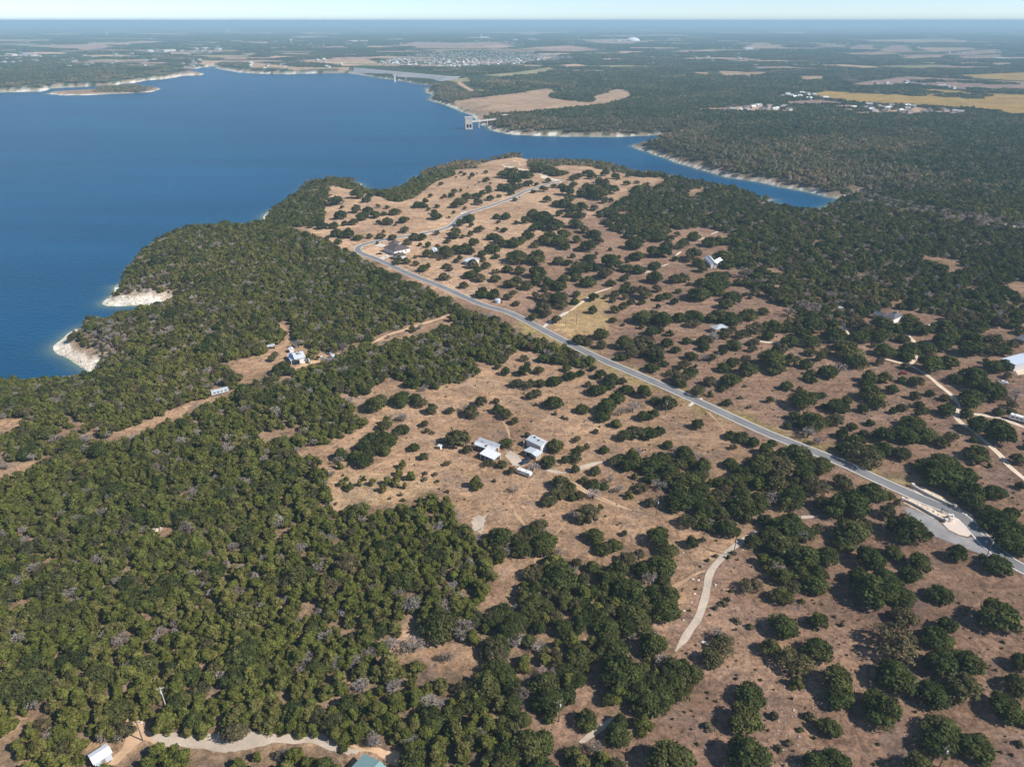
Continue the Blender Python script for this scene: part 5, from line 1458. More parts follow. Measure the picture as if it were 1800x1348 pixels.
LEAFM = {'o': 'oak_leaf', 'y': 'olive_leaf', 'j': 'juniper_leaf', 'b': 'twig', 's': 'shrub_leaf'}
TREE_NAME = {'o': 'live_oak', 'y': 'olive_oak', 'j': 'juniper_tree', 'b': 'bare_tree', 's': 'shrub'}
VAR = {}
PROTO = {}
def make_variants():
    rng = np.random.default_rng(5)
    spec = {'o': (7, 1900, .030), 'y': (5, 1500, .029), 'j': (8, 1100, .038), 'b': (6, 460, .040), 's': (4, 380, .060)}
    for k, (nv, nl, lf) in spec.items():
        VAR[k] = []
        colp = bpy.data.collections.new(TREE_NAME[k] + '_models')
        PROTO[k] = colp
        for i in range(nv):
            (V, T), L = crown_data({'y': 'o', 's': 'j'}.get(k, k), rng, nl, lf)
            tr = trunk_mb(L, k, rng)
            crown = to_mesh(TREE_NAME[k] + '_crown', V, T, [M[LEAFM[k]]])
            trunk = tr.mesh(TREE_NAME[k] + '_trunk', M['bark'] if k != 'b' else M['twig'])
            VAR[k].append((crown, trunk))
            # lighter joined model for the mass of the wood
            sub = rng.permutation(len(V)//4)[:int(len(V)//4*0.6)]
            ii = (sub[:, None]*4 + np.arange(4)).ravel()
            Vs, Ts = V[ii].copy(), T[ii]
            cen = Vs.reshape(-1, 4, 3).mean(1).repeat(4, 0); Vs = cen + (Vs-cen)*1.28
            me = to_mesh(TREE_NAME[k] + '_model', Vs, Ts, [M[LEAFM[k]], M['bark'] if k != 'b' else M['twig']], tr)
            ob = bpy.data.objects.new('%s_model_%02d' % (TREE_NAME[k], i), me)
            colp.objects.link(ob)
make_variants()

def patch_models(name, nv, size, ntree, nleaf, leaf, wlo, whi, bare=0.12):
    """small stands of trees for woods too far off to tell single trees apart"""
    rng = np.random.default_rng(hash(size) % 1000 + 3)
    colp = bpy.data.collections.new(name)
    for i in range(nv):
        Vs, Ts = [], []
        g = int(math.sqrt(ntree)); st_ = size/g
        for a in range(g):
            for b in range(g):
                w = rng.uniform(wlo, whi); h = w*rng.uniform(.55, .85)+1.0
                cx = -size/2 + (a+.5+rng.uniform(-.45, .45))*st_; cy = -size/2 + (b+.5+rng.uniform(-.45, .45))*st_
                D = rng.normal(size=(nleaf, 3)); D[:, 2] = np.abs(D[:, 2])*0.9; D /= np.linalg.norm(D, axis=1)[:, None]
                C = np.stack([cx+D[:, 0]*w*.5*rng.uniform(.5, 1.1, nleaf), cy+D[:, 1]*w*.5*rng.uniform(.5, 1.1, nleaf), h*(.30+.66*D[:, 2]*rng.uniform(.7, 1.1, nleaf))], 1)
                gcol = rng.uniform(.7, 1.35)*rng.uniform(.7, 1.3, nleaf)
                base = np.array([1., 1., 1.])
                u = rng.uniform() if i < nv-3 else rng.uniform()*.22
                if u < bare: base = np.array([2.6, 1.75, 2.6])
                elif u < bare+.12: base = np.array([1.6, 1.15, 1.1])
                Vv, Tt = leaf_mesh(C, D + rng.normal(0, .5, (nleaf, 3)), leaf*rng.uniform(.7, 1.3, nleaf), gcol[:, None]*base, rng)
                Vs.append(Vv); Ts.append(Tt)
        me = to_mesh(name, np.vstack(Vs), np.vstack(Ts), [M['far_leaf']])
        ob = bpy.data.objects.new('%s_%02d' % (name, i), me); colp.objects.link(ob)
    return colp

def gn_scatter(name, coll, pos, rot, scl, idx, label, cat):
    me = bpy.data.meshes.new(name)
    me.vertices.add(len(pos)); me.vertices.foreach_set('co', np.asarray(pos, float).ravel())
    for an, ty, arr in (('rot', 'FLOAT_VECTOR', rot), ('scl', 'FLOAT_VECTOR', scl)):
        at = me.attributes.new(an, ty, 'POINT'); at.data.foreach_set('vector', np.asarray(arr, float).ravel())
    at = me.attributes.new('pick', 'INT', 'POINT'); at.data.foreach_set('value', np.asarray(idx, np.int32))
    o = link(name, me)
    tag(o, label, cat, kind='stuff')
    ng = bpy.data.node_groups.new(name + '_nodes', 'GeometryNodeTree')
    ng.interface.new_socket('Geometry', in_out='INPUT', socket_type='NodeSocketGeometry')
    ng.interface.new_socket('Geometry', in_out='OUTPUT', socket_type='NodeSocketGeometry')
    gi = ng.nodes.new('NodeGroupInput'); go = ng.nodes.new('NodeGroupOutput')
    iop = ng.nodes.new('GeometryNodeInstanceOnPoints')
    ci = ng.nodes.new('GeometryNodeCollectionInfo')
    ci.inputs['Collection'].default_value = coll
    ci.inputs['Separate Children'].default_value = True
    ci.inputs['Reset Children'].default_value = True
    iop.inputs['Pick Instance'].default_value = True
    def attr(nm, ty):
        a = ng.nodes.new('GeometryNodeInputNamedAttribute'); a.data_type = ty; a.inputs['Name'].default_value = nm
        return a.outputs['Attribute']
    ng.links.new(gi.outputs[0], iop.inputs['Points'])
    ng.links.new(ci.outputs[0], iop.inputs['Instance'])
    ng.links.new(attr('pick', 'INT'), iop.inputs['Instance Index'])
    ng.links.new(attr('rot', 'FLOAT_VECTOR'), iop.inputs['Rotation'])
    ng.links.new(attr('scl', 'FLOAT_VECTOR'), iop.inputs['Scale'])
    ng.links.new(iop.outputs[0], go.inputs[0])
    md = o.modifiers.new('trees', 'NODES'); md.node_group = ng
    return o

def height_of(k, w, u):
    return {'o': .52*w+1.5, 'y': .52*w+1.4, 'j': .50*w+1.5, 'b': .55*w+1.2, 's': .50*w+.3}[k]*(0.82+0.40*u)

# trees that stand apart, traced one by one: (x, y, crown width) on enlargements of the view
TL = []
def trees(ox, oy, s, txt):
    for t in txt.split():
        k = 'o'
        if t[-1] in 'yjbs': k = t[-1]; t = t[:-1]
        a, b, w = t.split(',')
        TL.append((ox+float(a)/s, oy+float(b)/s, float(w)/s, k))
trees(1350,1010,3.989, '330,60,200 180,75,120y 100,140,190 770,100,300 960,150,170 1220,130,170 1620,270,250 960,280,170y 360,320,150 1190,430,200 1270,350,130 900,450,300y 110,350,230 20,500,150 360,510,200 190,590,250y 210,745,120j 1220,600,210 1400,600,210 900,700,270 480,720,250 600,800,260y 520,860,220 820,940,260 740,860,180 1150,830,230 1380,780,260y 1440,900,300 1660,920,240 1600,850,200 1760,760,170 1230,1080,240 1200,1180,230 1470,1200,220 430,1070,180 290,985,90s 50,985,90s 230,1080,60s 150,1170,70s 80,1210,70s 480,1300,200 340,1310,180 1060,1345,220 1770,1180,70s 1790,600,150 1000,0,150 1800,1000,110 520,345,50s 240,180,60s 0,1280,80j')
trees(1350,780,4, '200,60,200 380,140,160 100,150,260 60,240,200y 340,280,200y 250,200,200 180,370,220 40,380,130b 520,260,150y 390,410,150y 590,400,260 480,430,200 740,330,200 860,360,80 840,470,130y 910,410,60y 990,580,260 590,600,250 680,560,120y 540,690,160 130,590,250 230,640,120b 350,590,100y 120,720,250 250,780,250 420,780,180 200,900,300 350,900,150 710,790,220 880,760,150 1060,820,180 1000,890,180y 650,930,160 830,950,220 1340,760,140 1620,840,170 1510,790,60 1140,630,60s 450,20,150 680,70,200 560,30,130 820,30,120 940,60,130 1120,150,160 1240,120,200 1250,200,280 1400,230,200 1440,330,180 1300,310,150 1480,60,140 1600,330,150 1450,400,180 1570,480,160 1660,540,220 1780,290,70 1560,150,50s 1440,135,50s 1690,660,200 1780,740,130 1760,100,100y 1700,30,200 1770,600,140 1560,560,130 1720,480,100')
trees(1000,780,4.4925, '60,90,130 280,40,80 140,15,50 210,205,120y 50,190,90 480,395,100j 390,350,110b 330,280,80b 120,280,80y 200,310,130 280,330,90 190,400,150b 80,400,100y 150,540,230y 60,560,130b 250,500,80j 10,330,100 30,420,80 640,455,100y 820,500,120 780,450,100b 940,600,170y 970,765,120 1060,750,70s 700,730,200 780,830,180 730,690,130 440,700,60y 200,720,180 360,790,150 280,820,150 330,840,120 1300,855,70s 1260,890,50s 1160,880,50s 1100,915,50s 1440,1110,200y 1380,1090,130y 1280,1155,45s 1220,1255,90s 1260,1225,70s 1160,1290,60s 1280,150,150 1300,20,60')
trees(900,900,3.009, '840,1290,260 1260,960,180 1230,1080,180 1040,1130,80s 1250,1270,230 1060,760,150y 1120,690,150y 1100,640,80b 700,1110,140j 960,850,120 400,1090,130 560,1170,150 1190,570,60s 1260,600,50s')
trees(480,690,5.616, '1000,100,200 1060,60,120 1250,60,200 1400,50,150 1460,90,130y 1570,150,140y 1750,170,100 1500,300,90y 1520,370,60 1570,390,60s 1390,530,110 1490,620,130 1720,690,90y 660,710,100j 1280,700,110j 1240,780,120j 1500,790,80s 1600,800,80s 1495,850,90s 1360,820,140j 1620,870,60s 1210,860,140j 1130,870,140j 980,880,120j 1080,940,130j 1300,915,80j 1180,900,100j 680,890,120j 760,920,110j 720,850,80j 850,890,90j 900,840,70j 1260,1000,60s 1280,1055,70s 1150,1040,50s 1720,970,60s 690,810,40s 620,1090,50s 580,1050,50s 570,800,100b 500,890,80b 820,620,150 670,600,140')
trees(700,590,4.4925, '790,240,60 850,275,80 995,170,70y 1000,270,110 1020,225,60 1110,265,80 1160,170,110 1260,170,120 940,370,110 1040,375,110 1120,370,100 1230,350,120 1090,450,100 1040,470,70y 1330,250,70 1360,310,110 1440,290,70 1540,255,60 1600,300,100 1690,320,80 1560,420,130 1500,380,60 1670,380,100 1770,355,80 1225,515,140 1455,570,110 1085,540,40s 1240,610,50s 1300,640,40s 1330,650,40s 1640,560,150 1730,480,120 1610,630,120 1760,600,90b 1720,690,110j 655,510,100 775,510,65 790,570,100 850,610,100 920,665,70 580,590,140y 530,570,70b 425,580,80y 270,570,110y 180,525,80b 100,480,100y 40,460,90 40,640,80b 850,840,110 1240,860,140 1410,810,70 1490,865,60 1630,880,80y 1560,750,55 1790,780,120 1410,930,110 1320,970,80 1190,985,150 1390,1045,110 1060,1040,130b 1430,890,80 1740,970,120 470,800,190y 550,890,80y 120,870,80 200,950,110 390,1010,80y 720,1000,110y 820,1010,120y 900,1060,90y 620,1150,150j 760,1140,50s 920,1210,90b 935,1240,40s 1290,1150,180y 1250,1250,180y 1340,1220,150y 1180,1300,140y 100,1110,110j 210,1080,65s 205,1130,60s 290,1085,65s 1020,780,50')
trees(1050,540,4.4925, '125,95,65 205,135,50s 30,200,120 30,290,100 360,70,170 520,90,160 450,60,120 650,70,110 760,60,150 760,120,120 960,60,170 1060,80,150 1200,50,140 1310,25,90 430,180,110 500,180,60 570,200,80s 220,270,160 370,260,170 310,330,180 450,340,160 550,270,90 480,390,100 190,390,95 710,260,80 850,250,120y 850,310,100 910,240,110b 1070,290,120 1010,200,130y 1240,270,90 1230,320,70 1140,210,90 740,380,110 850,395,70b 900,390,70 620,330,80 430,470,120 530,440,70 590,510,100 740,510,130 650,550,140 660,600,80 690,450,110y 780,460,45s 890,580,120 895,680,60j 800,650,120y 1060,570,160 1000,470,110 1070,430,110 1190,475,140 1175,395,70 1380,400,200 1330,440,150 1450,330,140 1420,480,150 1520,410,120 1650,440,95 1770,390,80 1690,350,100y 1250,160,150 1390,140,150 1500,160,120 1560,120,150 1690,120,170 1520,260,140 1690,260,160 1350,220,100 1500,615,90 1640,715,200 1780,690,60 1365,725,65 1030,750,80y 1190,790,35s 1130,710,50s 985,640,60y 1165,620,40s 1790,780,60 1560,850,110 1700,890,200 1740,950,120 1510,930,70y 1670,990,110b 1750,1060,90b 1600,920,80 35,520,80 110,560,110 30,640,90 210,580,90 360,655,130 230,640,110 170,690,130 90,760,120 40,860,130 200,820,120b 280,790,110b 460,730,90 560,740,130 440,840,100 360,850,100 150,910,110j 300,980,160 200,990,120 420,990,140 490,970,90 795,915,100 560,1080,90 60,1110,90 1055,1005,100 1150,1020,120 1230,1060,110 1330,1110,110 1380,1070,70 1075,1100,60 1050,1220,150')
trees(1400,500,4.4925, '60,620,120 230,560,170 420,520,180 480,600,160 260,680,130 340,660,100b 260,720,110 380,470,140 700,510,150 900,500,130 870,560,110 1050,500,110 1000,470,90 1060,610,160 1160,640,170 1200,600,140 1000,600,130 580,720,110 700,730,110 560,770,90 600,850,170 540,880,180 680,870,130 760,820,90 640,930,120 960,760,120 1080,770,110 840,750,70 1060,855,70 1180,890,70 1230,905,60 1260,740,100 1200,985,130 1390,870,140 1370,910,130 1400,700,160 1450,770,150 1560,830,160 1620,870,150 1740,870,110b 1350,1010,90 1450,1100,150 1400,1170,160 1600,1100,130 1640,1180,170 1740,1240,150 1600,1000,80 1710,940,80y 930,1090,180 860,1180,180 1010,1170,180 700,1180,150 320,950,150 390,970,80 60,890,160 150,880,100 210,870,60s 100,1080,180 310,1060,130 200,1110,160 110,1160,120b 370,1170,90 540,1170,80 470,1230,140 340,1270,150 600,1310,150 850,1320,130 1150,1240,100 1230,1190,90y 1450,1310,180 1560,640,130 1650,630,120 1390,500,170 1530,500,140 1300,490,130 1180,420,130 1240,400,120 1330,390,110 1160,480,110 960,340,150 1040,350,100 860,330,110 840,420,100 680,300,150 680,390,160 770,340,120 510,400,140 560,350,140 300,390,140 350,380,80 100,440,170 50,380,120 120,300,150 30,280,100 1160,320,140 1200,340,120 1440,330,150 1400,420,130 1560,440,150 1620,500,120 1700,470,100 1780,360,90 250,290,110y 430,280,120y 500,310,110y 1300,290,120y 1380,270,110y 1500,260,130 1620,280,120y 1720,300,110 900,260,110 1240,250,110y')
trees(1100,400,4.9917, '100,240,120 30,340,70 110,360,120 70,130,150 150,80,130 30,60,100 230,200,130 300,80,140 330,200,150 360,150,110 260,330,110 260,430,150 150,560,160y 70,540,90 10,490,60 270,530,90 300,610,90 360,590,90 430,640,70 45,650,75 440,440,130y 520,440,100 680,470,130 800,430,190 790,500,170 880,410,90 870,490,120 640,570,190 700,610,90 820,560,110 940,600,180 880,660,130 1000,610,90 1060,580,50 1090,610,50s 1130,550,100 1160,500,110 1260,490,110 1080,470,110 990,475,90 1050,390,130b 1200,720,110 1130,740,110 450,50,60 600,70,110 500,130,120y 740,120,130 820,110,110 900,110,110 600,220,150 640,300,110 560,260,100 860,240,170 900,310,140 1000,220,170 670,350,90 1150,420,110 1330,440,130 1300,560,140 1350,630,130 1450,600,150 1500,570,130y 1550,680,120b 1430,740,110b 1640,700,140b 980,300,120 1100,320,130 1200,380,130')
trees(860,440,6.912, '340,60,270 580,70,240 1015,60,70 840,120,160 960,140,130 1100,170,200 1220,80,150 1460,120,270 1750,60,120 1660,210,150 1790,220,120 1060,240,180 1210,200,150 1420,270,220 1310,210,110 1200,370,200 1060,320,150 910,340,150 580,250,200 370,230,140 220,220,140 80,250,110y 80,330,140y 330,370,170 250,400,170 450,420,170y 600,330,200 720,380,150 840,420,200 680,460,100 60,520,160 290,510,110y 220,560,110y 560,540,120y 700,560,200y 850,560,230 880,640,200y 1060,520,100 1040,610,110 650,680,210y 540,800,140 700,760,150y 820,830,140y 325,640,95y 265,710,90 1480,390,140 1270,560,130 1260,715,120 1530,520,130y 1650,460,150 1640,330,100 1770,490,70 1100,1070,180y 1200,1100,130y')
trees(900,220,3.964, '95,655,70 30,675,40 150,610,90 220,630,130 290,680,130 180,700,80 240,660,110 110,760,90 160,830,70 70,790,70 360,750,90 440,680,100 260,780,130 330,800,120 370,840,80 450,790,70y 530,830,110 470,860,60 500,720,80 570,750,100 600,800,80 310,540,60 360,540,100 400,500,90 380,450,100 430,410,60 350,420,60 250,380,50 290,420,50 220,440,60 150,460,40 20,515,40 245,510,60 410,570,100 480,560,90 470,620,90 400,620,70 330,610,60 570,570,60 490,470,90 520,420,60 560,450,120 620,470,120 680,440,130 640,400,100 600,480,100 650,520,60 690,520,40 720,450,70 560,350,70 610,380,60 650,330,60 720,350,60 800,400,55 870,395,40 945,405,30 810,345,40 740,370,30 530,330,80 460,350,60 430,360,60 30,345,60 100,335,80 20,380,90 120,400,80 50,420,70 15,310,60 880,440,70 850,500,60')
trees(660,260,6, '25,610,50y 120,620,55 205,665,120 90,690,70 10,690,60 125,765,120 30,780,60 300,750,120 210,810,30y 305,855,100 60,920,100y 85,880,40y 180,935,90y 20,1000,40 690,375,60 900,255,50 940,275,45 850,305,20 990,320,30 1020,280,60 1070,270,20 1165,250,50 1170,330,80 1090,360,25y 1050,390,20y 1215,370,30y 975,415,20 830,450,80 900,445,35 580,500,50 525,550,70 450,590,110 510,600,90 430,610,80 650,610,60 560,640,50 620,670,70 630,710,120 670,715,70 825,675,40 775,730,30 945,630,50 730,505,50 800,495,70 695,525,35 960,500,100 890,560,130 850,590,120 930,550,90 1070,500,110 1120,470,80 1080,560,100 1190,420,80y 1200,450,80 1210,520,80 1300,505,60 1330,420,100 1400,420,110 1430,470,80 1470,420,80 1320,390,70 1540,390,60 1640,370,90 1700,380,50 1340,270,100 1420,280,120 1400,230,90 1450,330,90 1600,280,120 1530,250,50 1700,220,120 1680,200,80 1770,420,50 1475,540,55 1520,515,15 1675,455,35 1795,530,30 710,850,50 650,890,60 600,870,60b 620,900,50b 840,870,130 820,920,120 900,780,110 980,740,130 1000,720,90 1010,805,60 1095,850,110 920,930,60y 1000,900,70y 1035,985,120 1280,720,90 1370,720,110 1380,700,80 1300,775,50 1580,750,90 1490,780,30 1360,860,85 1285,850,50y 1240,930,140 1300,960,120 1350,1000,120 1230,1050,170 1460,990,140 1530,990,90 1640,930,90 1600,910,130 1660,840,90 1720,800,110 1720,690,130 1770,740,80 1790,860,40 1660,1020,100 1760,950,110 330,990,110 410,930,130 490,930,100 760,980,80y 1270,1140,90')
trees(450,250,3.964, '550,400,110 700,355,90 790,370,50 770,395,60 590,500,80 460,575,80 540,575,70 620,560,50 390,575,60 560,625,80 640,630,90 570,690,60 710,660,70 790,650,50y 700,460,80y 780,470,80 850,440,40y 910,450,40 740,510,80 680,550,60y 830,500,70 600,450,30 520,365,20s 620,745,40 490,670,40')
trees(600,400,6.923, '990,490,120 1050,460,80 905,430,90 905,350,60y 790,400,110y 690,380,110 670,420,80 960,200,60y 1050,300,130 1060,200,90 1120,330,100 1170,230,90y 1200,370,60 1280,460,110 1250,590,140 1320,500,80y 1300,300,200y 1260,260,150 1400,240,130 1500,250,190 1580,280,110 1720,310,110 1720,380,90 1600,430,150y 1570,560,170 1680,600,160 1490,690,110y 1720,780,170 1660,500,120 1760,450,120 1400,400,80y 1440,360,80')
trees(450,900,3.009, '830,710,130b 1010,760,90b 1100,620,150b 720,700,90b 600,750,100b 720,930,110b 640,1200,110b 560,920,100b 820,1230,90b 50,1100,70b 465,530,80b 990,500,90b 840,820,120j')
trees(0,900,3.009, '1245,1150,45b 1300,1145,55b 300,0,0s 640,1190,70b 180,1000,70b')
trees(460,580,11.25, '390,730,380 540,800,240 1000,760,250j 1000,470,290j 720,260,230b 250,480,170y 180,560,150y 1250,600,200b 1080,380,160j 1400,380,200 300,880,200y')
_rt = random.Random(8)
TL = [t[:3] + ('y',) if (t[3] == 'o' and t[1] < 820 and _rt.random() < .22) else t for t in TL if t[2] > 1]

ALL = []            # kind, x, y, z, width, height, px, py, width in px, traced?
DRIVE_PX = []
_q = V5([(640,570),(760,605),(900,642),(960,672),(1010,700),(1070,745),(1130,800),(1190,845),(1240,890),(1290,965),(1275,1010),(1262,1050),(1310,1100),(1380,1150),(1490,1240),(1600,1340)]) + [(1775,820),(1800,841)]
for _a, _b in zip(_q[:-1], _q[1:]):
    for _t in (0, .25, .5, .75): DRIVE_PX.append((_a[0]+(_b[0]-_a[0])*_t, _a[1]+(_b[1]-_a[1])*_t))
def add_trees():
    px = np.array([t[0] for t in TL]); py = np.array([t[1] for t in TL]); w = np.array([t[2] for t in TL])
    x0, y0, z0 = ground(px, py)
    sl = np.sqrt(x0**2 + y0**2 + (CAM_H-z0)**2)
    W = w*sl/FPX*np.where(py < 800, 1.08, 0.91)
    u = RNG.uniform(size=len(TL))
    H = np.array([height_of(t[3], a, b) for t, a, b in zip(TL, W, u)])
    x, y, z = ground(px, py, 0.5*H)
    seen = []
    for i, t in enumerate(TL):
        if any((x[i]-a)**2 + (y[i]-b)**2 < (0.24*(W[i]+c))**2 for a, b, c in seen):
            continue
        if road_gap(x[i], y[i]) < 4.6: continue
        if px[i] > 1530 and 600 < py[i] < 860:
            dm = min(math.hypot(px[i]-a, py[i]-b) for a, b in DRIVE_PX)
            if dm < .40*w[i]: continue
        seen.append((x[i], y[i], W[i]))
        ALL.append([t[3], x[i], y[i], z[i], W[i], H[i], px[i], py[i], w[i], True])


rk = KDTree(len(road_line))
for i, p in enumerate(road_line): rk.insert((p[0], p[1], 0), i)
rk.balance()
def road_gap(x, y): return rk.find((x, y, 0))[2]
add_trees()

EX = []             # keep-clear circles: tracks and buildings
for o in COL.objects:
    if o.get('kind') == 'structure' and o.name.split('.')[0] in ('gravel_drive', 'gravel_track', 'entrance_drive', 'sandy_track'):
        vs_ = o.data.vertices; n = len(vs_)//2
        for i in range(n):
            c = (vs_[i].co + vs_[n+i].co)/2
            EX.append((c.x, c.y, (vs_[i].co - vs_[n+i].co).length/2 + 0.6))
EX += [(b[0], b[1], b[2]) for b in KEEP]
ek = KDTree(len(EX))
for i, e in enumerate(EX): ek.insert((e[0], e[1], 0), i)
ek.balance()

MIX = {1: [('j', .81), ('b', .07), ('y', .07), ('o', .05)], 2: [('j', .62), ('b', .17), ('y', .13), ('o', .08)],
       3: [('o', .52), ('j', .17), ('y', .17), ('b', .14)], 4: [('j', .55), ('o', .33), ('b', .12)], 5: [('o', .36), ('j', .22), ('y', .25), ('b', .17)], 6: [('o', 1.0)], 7: [('b', .55), ('y', .30), ('j', .15)]}
WID = {'j': (4.4, 8.4), 'o': (5.5, 11.0), 'y': (4.5, 8.5), 'b': (3.2, 6.5), 's': (1.5, 3)}
def fill_woods():
    cell = 3.55
    gx, gy = np.meshgrid(np.arange(-900, 900, cell), np.arange(60, 1060, cell))
    x = gx.ravel() + RNG.uniform(-.48, .48, gx.size)*cell; y = gy.ravel() + RNG.uniform(-.48, .48, gx.size)*cell
    m = (np.hypot(x, y) < 1050) & (np.abs(np.degrees(np.arctan2(x, y))) < 47)
    x, y = x[m], y[m]
    d, bw, lake, isl = shore_info(x, y)
    z = terr_from(x, y, d, lake, isl)
    m = (~lake) & (d > 1.5) & ~((bw > 1) & (d < bw*1.05+1)); x, y, z, d, bw = x[m], y[m], z[m], d[m], bw[m]
    px, py = proj(x, y, z + 3.2)
    dens, kind = wood_at(px, py, d, x, y)
    tx, ty = proj(x, y, z + np.where(np.hypot(x, y) < 260, 5.2, 4.0))
    for c in CLEAR:
        kind = np.where(inside(tx, ty, c) & (ty > 630), 0, kind)
    dens = np.where((kind == 3) | (kind == 5), dens*0.58, np.where(kind == 2, dens*1.0, dens*0.95))
    m = (kind > 0) & (RNG.uniform(size=len(x)) < dens) & (px > -420) & (px < 2220) & (py < 1750)
    kd = KDTree(len(ALL))
    for i, t in enumerate(ALL): kd.insert((t[1], t[2], 0), i)
    kd.balance()
    for i in np.nonzero(m)[0]:
        u = RNG.uniform(); acc = 0; k = 'j'
        mix = MIX[int(kind[i])]
        if d[i] < 60 and bw[i] > 8: mix = [('b', .45), ('j', .4), ('y', .15)]
        for kk, p in mix:
            acc += p
            if u <= acc: k = kk; break
        lo, hi = WID[k]; w = lo + (hi-lo)*RNG.beta(1.3, 1.6)*1.12
        v_ = RNG.uniform(); w *= 1.38 if v_ < .08 else (.75 if v_ < .26 else 1.0)
        if kind[i] == 2: w *= 1.04
        if d[i] < 25 and bw[i] > 1: w *= .7
        X, Y = float(x[i]), float(y[i])
        if road_gap(X, Y) < 4.9 + 0.40*w: continue
        e = ek.find((X, Y, 0))
        if e[2] < EX[e[1]][2] + 0.32*w: continue
        t = kd.find((X, Y, 0))
        if t[2] < 0.36*ALL[t[1]][4]: continue
        h = height_of(k, w, RNG.uniform())
        sl = math.sqrt(X*X + Y*Y + CAM_H**2)
        ALL.append([k, X, Y, float(z[i]), w, h, px[i], py[i], w*FPX/sl, False])
fill_woods()

SAVANNA = [(1040,420),(1290,420),(1330,500),(1460,600),(1640,560),(1800,575),(1850,800),(1500,760),(1250,640),(1080,560),(980,500)]
GRASSY = [[(480,830),(640,740),(700,660),(900,620),(1230,720),(1400,800),(1300,960),(1100,930),(900,900),(700,900)], [(1200,1000),(1340,960),(1500,1000),(1850,1050),(1900,1400),(1050,1400),(1150,1200)], [(1060,560),(1500,600),(1850,650),(1850,950),(1600,850),(1250,690)], PENINSULA]
def fill_open():
    kd = KDTree(len(ALL))
    for i, t in enumerate(ALL): kd.insert((t[1], t[2], 0), i)
    kd.balance()
    jobs = [(SAVANNA, 190, 'oooyy', 4.0, 8.5, .55)] + [(g, n, 's', .5, 1.5, .5) for g, n in zip(GRASSY, (230, 420, 380, 120))]
    for poly, n, ks, lo, hi, gap in jobs:
        P = np.array(poly); x0, y0 = P.min(0); x1, y1 = P.max(0)
        qx = RNG.uniform(x0, x1, n*5); qy = RNG.uniform(y0, y1, n*5); m = inside(qx, qy, poly)
        qx, qy = qx[m][:n], qy[m][:n]
        X, Y, Z = ground(qx, qy)
        for a, b, x, y, z in zip(qx, qy, X, Y, Z):
            k = random.choice(ks); w = random.uniform(lo, hi)
            t = kd.find((x, y, 0))
            if t[2] < .5*ALL[t[1]][4] + gap*w or road_gap(x, y) < 5+.4*w: continue
            e = ek.find((x, y, 0))
            if e[2] < EX[e[1]][2] + .35*w: continue
            ALL.append([k, float(x), float(y), float(z), w, height_of(k, w, random.random()), a, b, w*FPX/math.sqrt(x*x+y*y+CAM_H**2), False])
fill_open()

LANDMARKS = [('the white-roofed cabin in the lower left corner', 175, 1322, 60), ('the green-roofed building at the bottom edge', 640, 1335, 75), ('the pale gravel lot at the bottom', 430, 1290, 110),
 ('the curving gravel track', 1240, 1045, 75), ('the tall white barn', 945, 776, 38), ('the low white-roofed house', 857, 790, 50), ('the white box trailer', 921, 830, 40), ('the stone entrance walls', 1640, 885, 80),
 ('the grey-roofed house on the sandy track', 520, 628, 50), ('the long white trailer home', 386, 688, 40), ('the dark hip-roofed house at the road bend', 695, 436, 60), ('the pale blue roof', 826, 456, 35),
 ('the white cross-gabled roof', 1248, 456, 45), ('the dark slate roof', 1560, 552, 55), ('the large pale metal roof at the right edge', 1785, 625, 60), ('the culvert pads on the long road', 1216, 712, 60),
 ('the bare bleached trees in the small clearing', 740, 1130, 90)]
REGIONS = [('on the tan lakeside peninsula', lambda x, y: y < 440 and 520 < x < 1100), ('in the wood below the inlet', lambda x, y: y < 480 and x >= 1100), ('in the wood above the lake bluffs', lambda x, y: y < 640 and x < 900),
 ('right of the upper road', lambda x, y: y < 560 and x >= 900), ('on brown grass right of the road', lambda x, y: y < 800 and x > 1150), ('on the tan farm clearing', lambda x, y: y < 900 and 580 < x < 1150),
 ('in the green wood below the lake shore', lambda x, y: y < 850 and x <= 580), ('in the dark wood beside the lower road', lambda x, y: y < 960 and x > 1000), ('in the brown pasture at lower right', lambda x, y: x > 1230),
 ('in the oak wood left of the gravel track', lambda x, y: x > 850), ('in the dense wood at lower left', lambda x, y: x < 420), ('in the dense wood at bottom centre', lambda x, y: True)]
KINDTXT = {'o': ('dark green live oak', 'oak tree'), 'y': ('olive-brown oak', 'oak tree'), 'j': ('bushy green juniper', 'juniper tree'), 'b': ('leafless grey tree', 'bare tree'), 's': ('low green shrub', 'shrub')}
TREEGRP = {'o': 'live oaks', 'y': 'olive-brown oaks', 'j': 'junipers', 'b': 'leafless trees', 's': 'shrubs'}

def tree_label(k, px, py, wpx):
    size = 'broad' if wpx > 52 else ('large' if wpx > 40 else ('medium-sized' if wpx > 27 else 'small'))
    if k == 's': size = 'wider' if wpx > 17 else 'tiny'
    for nm, lx, ly, r in LANDMARKS:
        if math.hypot(px-lx, py-ly) < r: return '%s %s near %s' % (size, KINDTXT[k][0], nm)
    for ph, f in REGIONS:
        if f(px, py): return '%s %s %s' % (size, KINDTXT[k][0], ph)

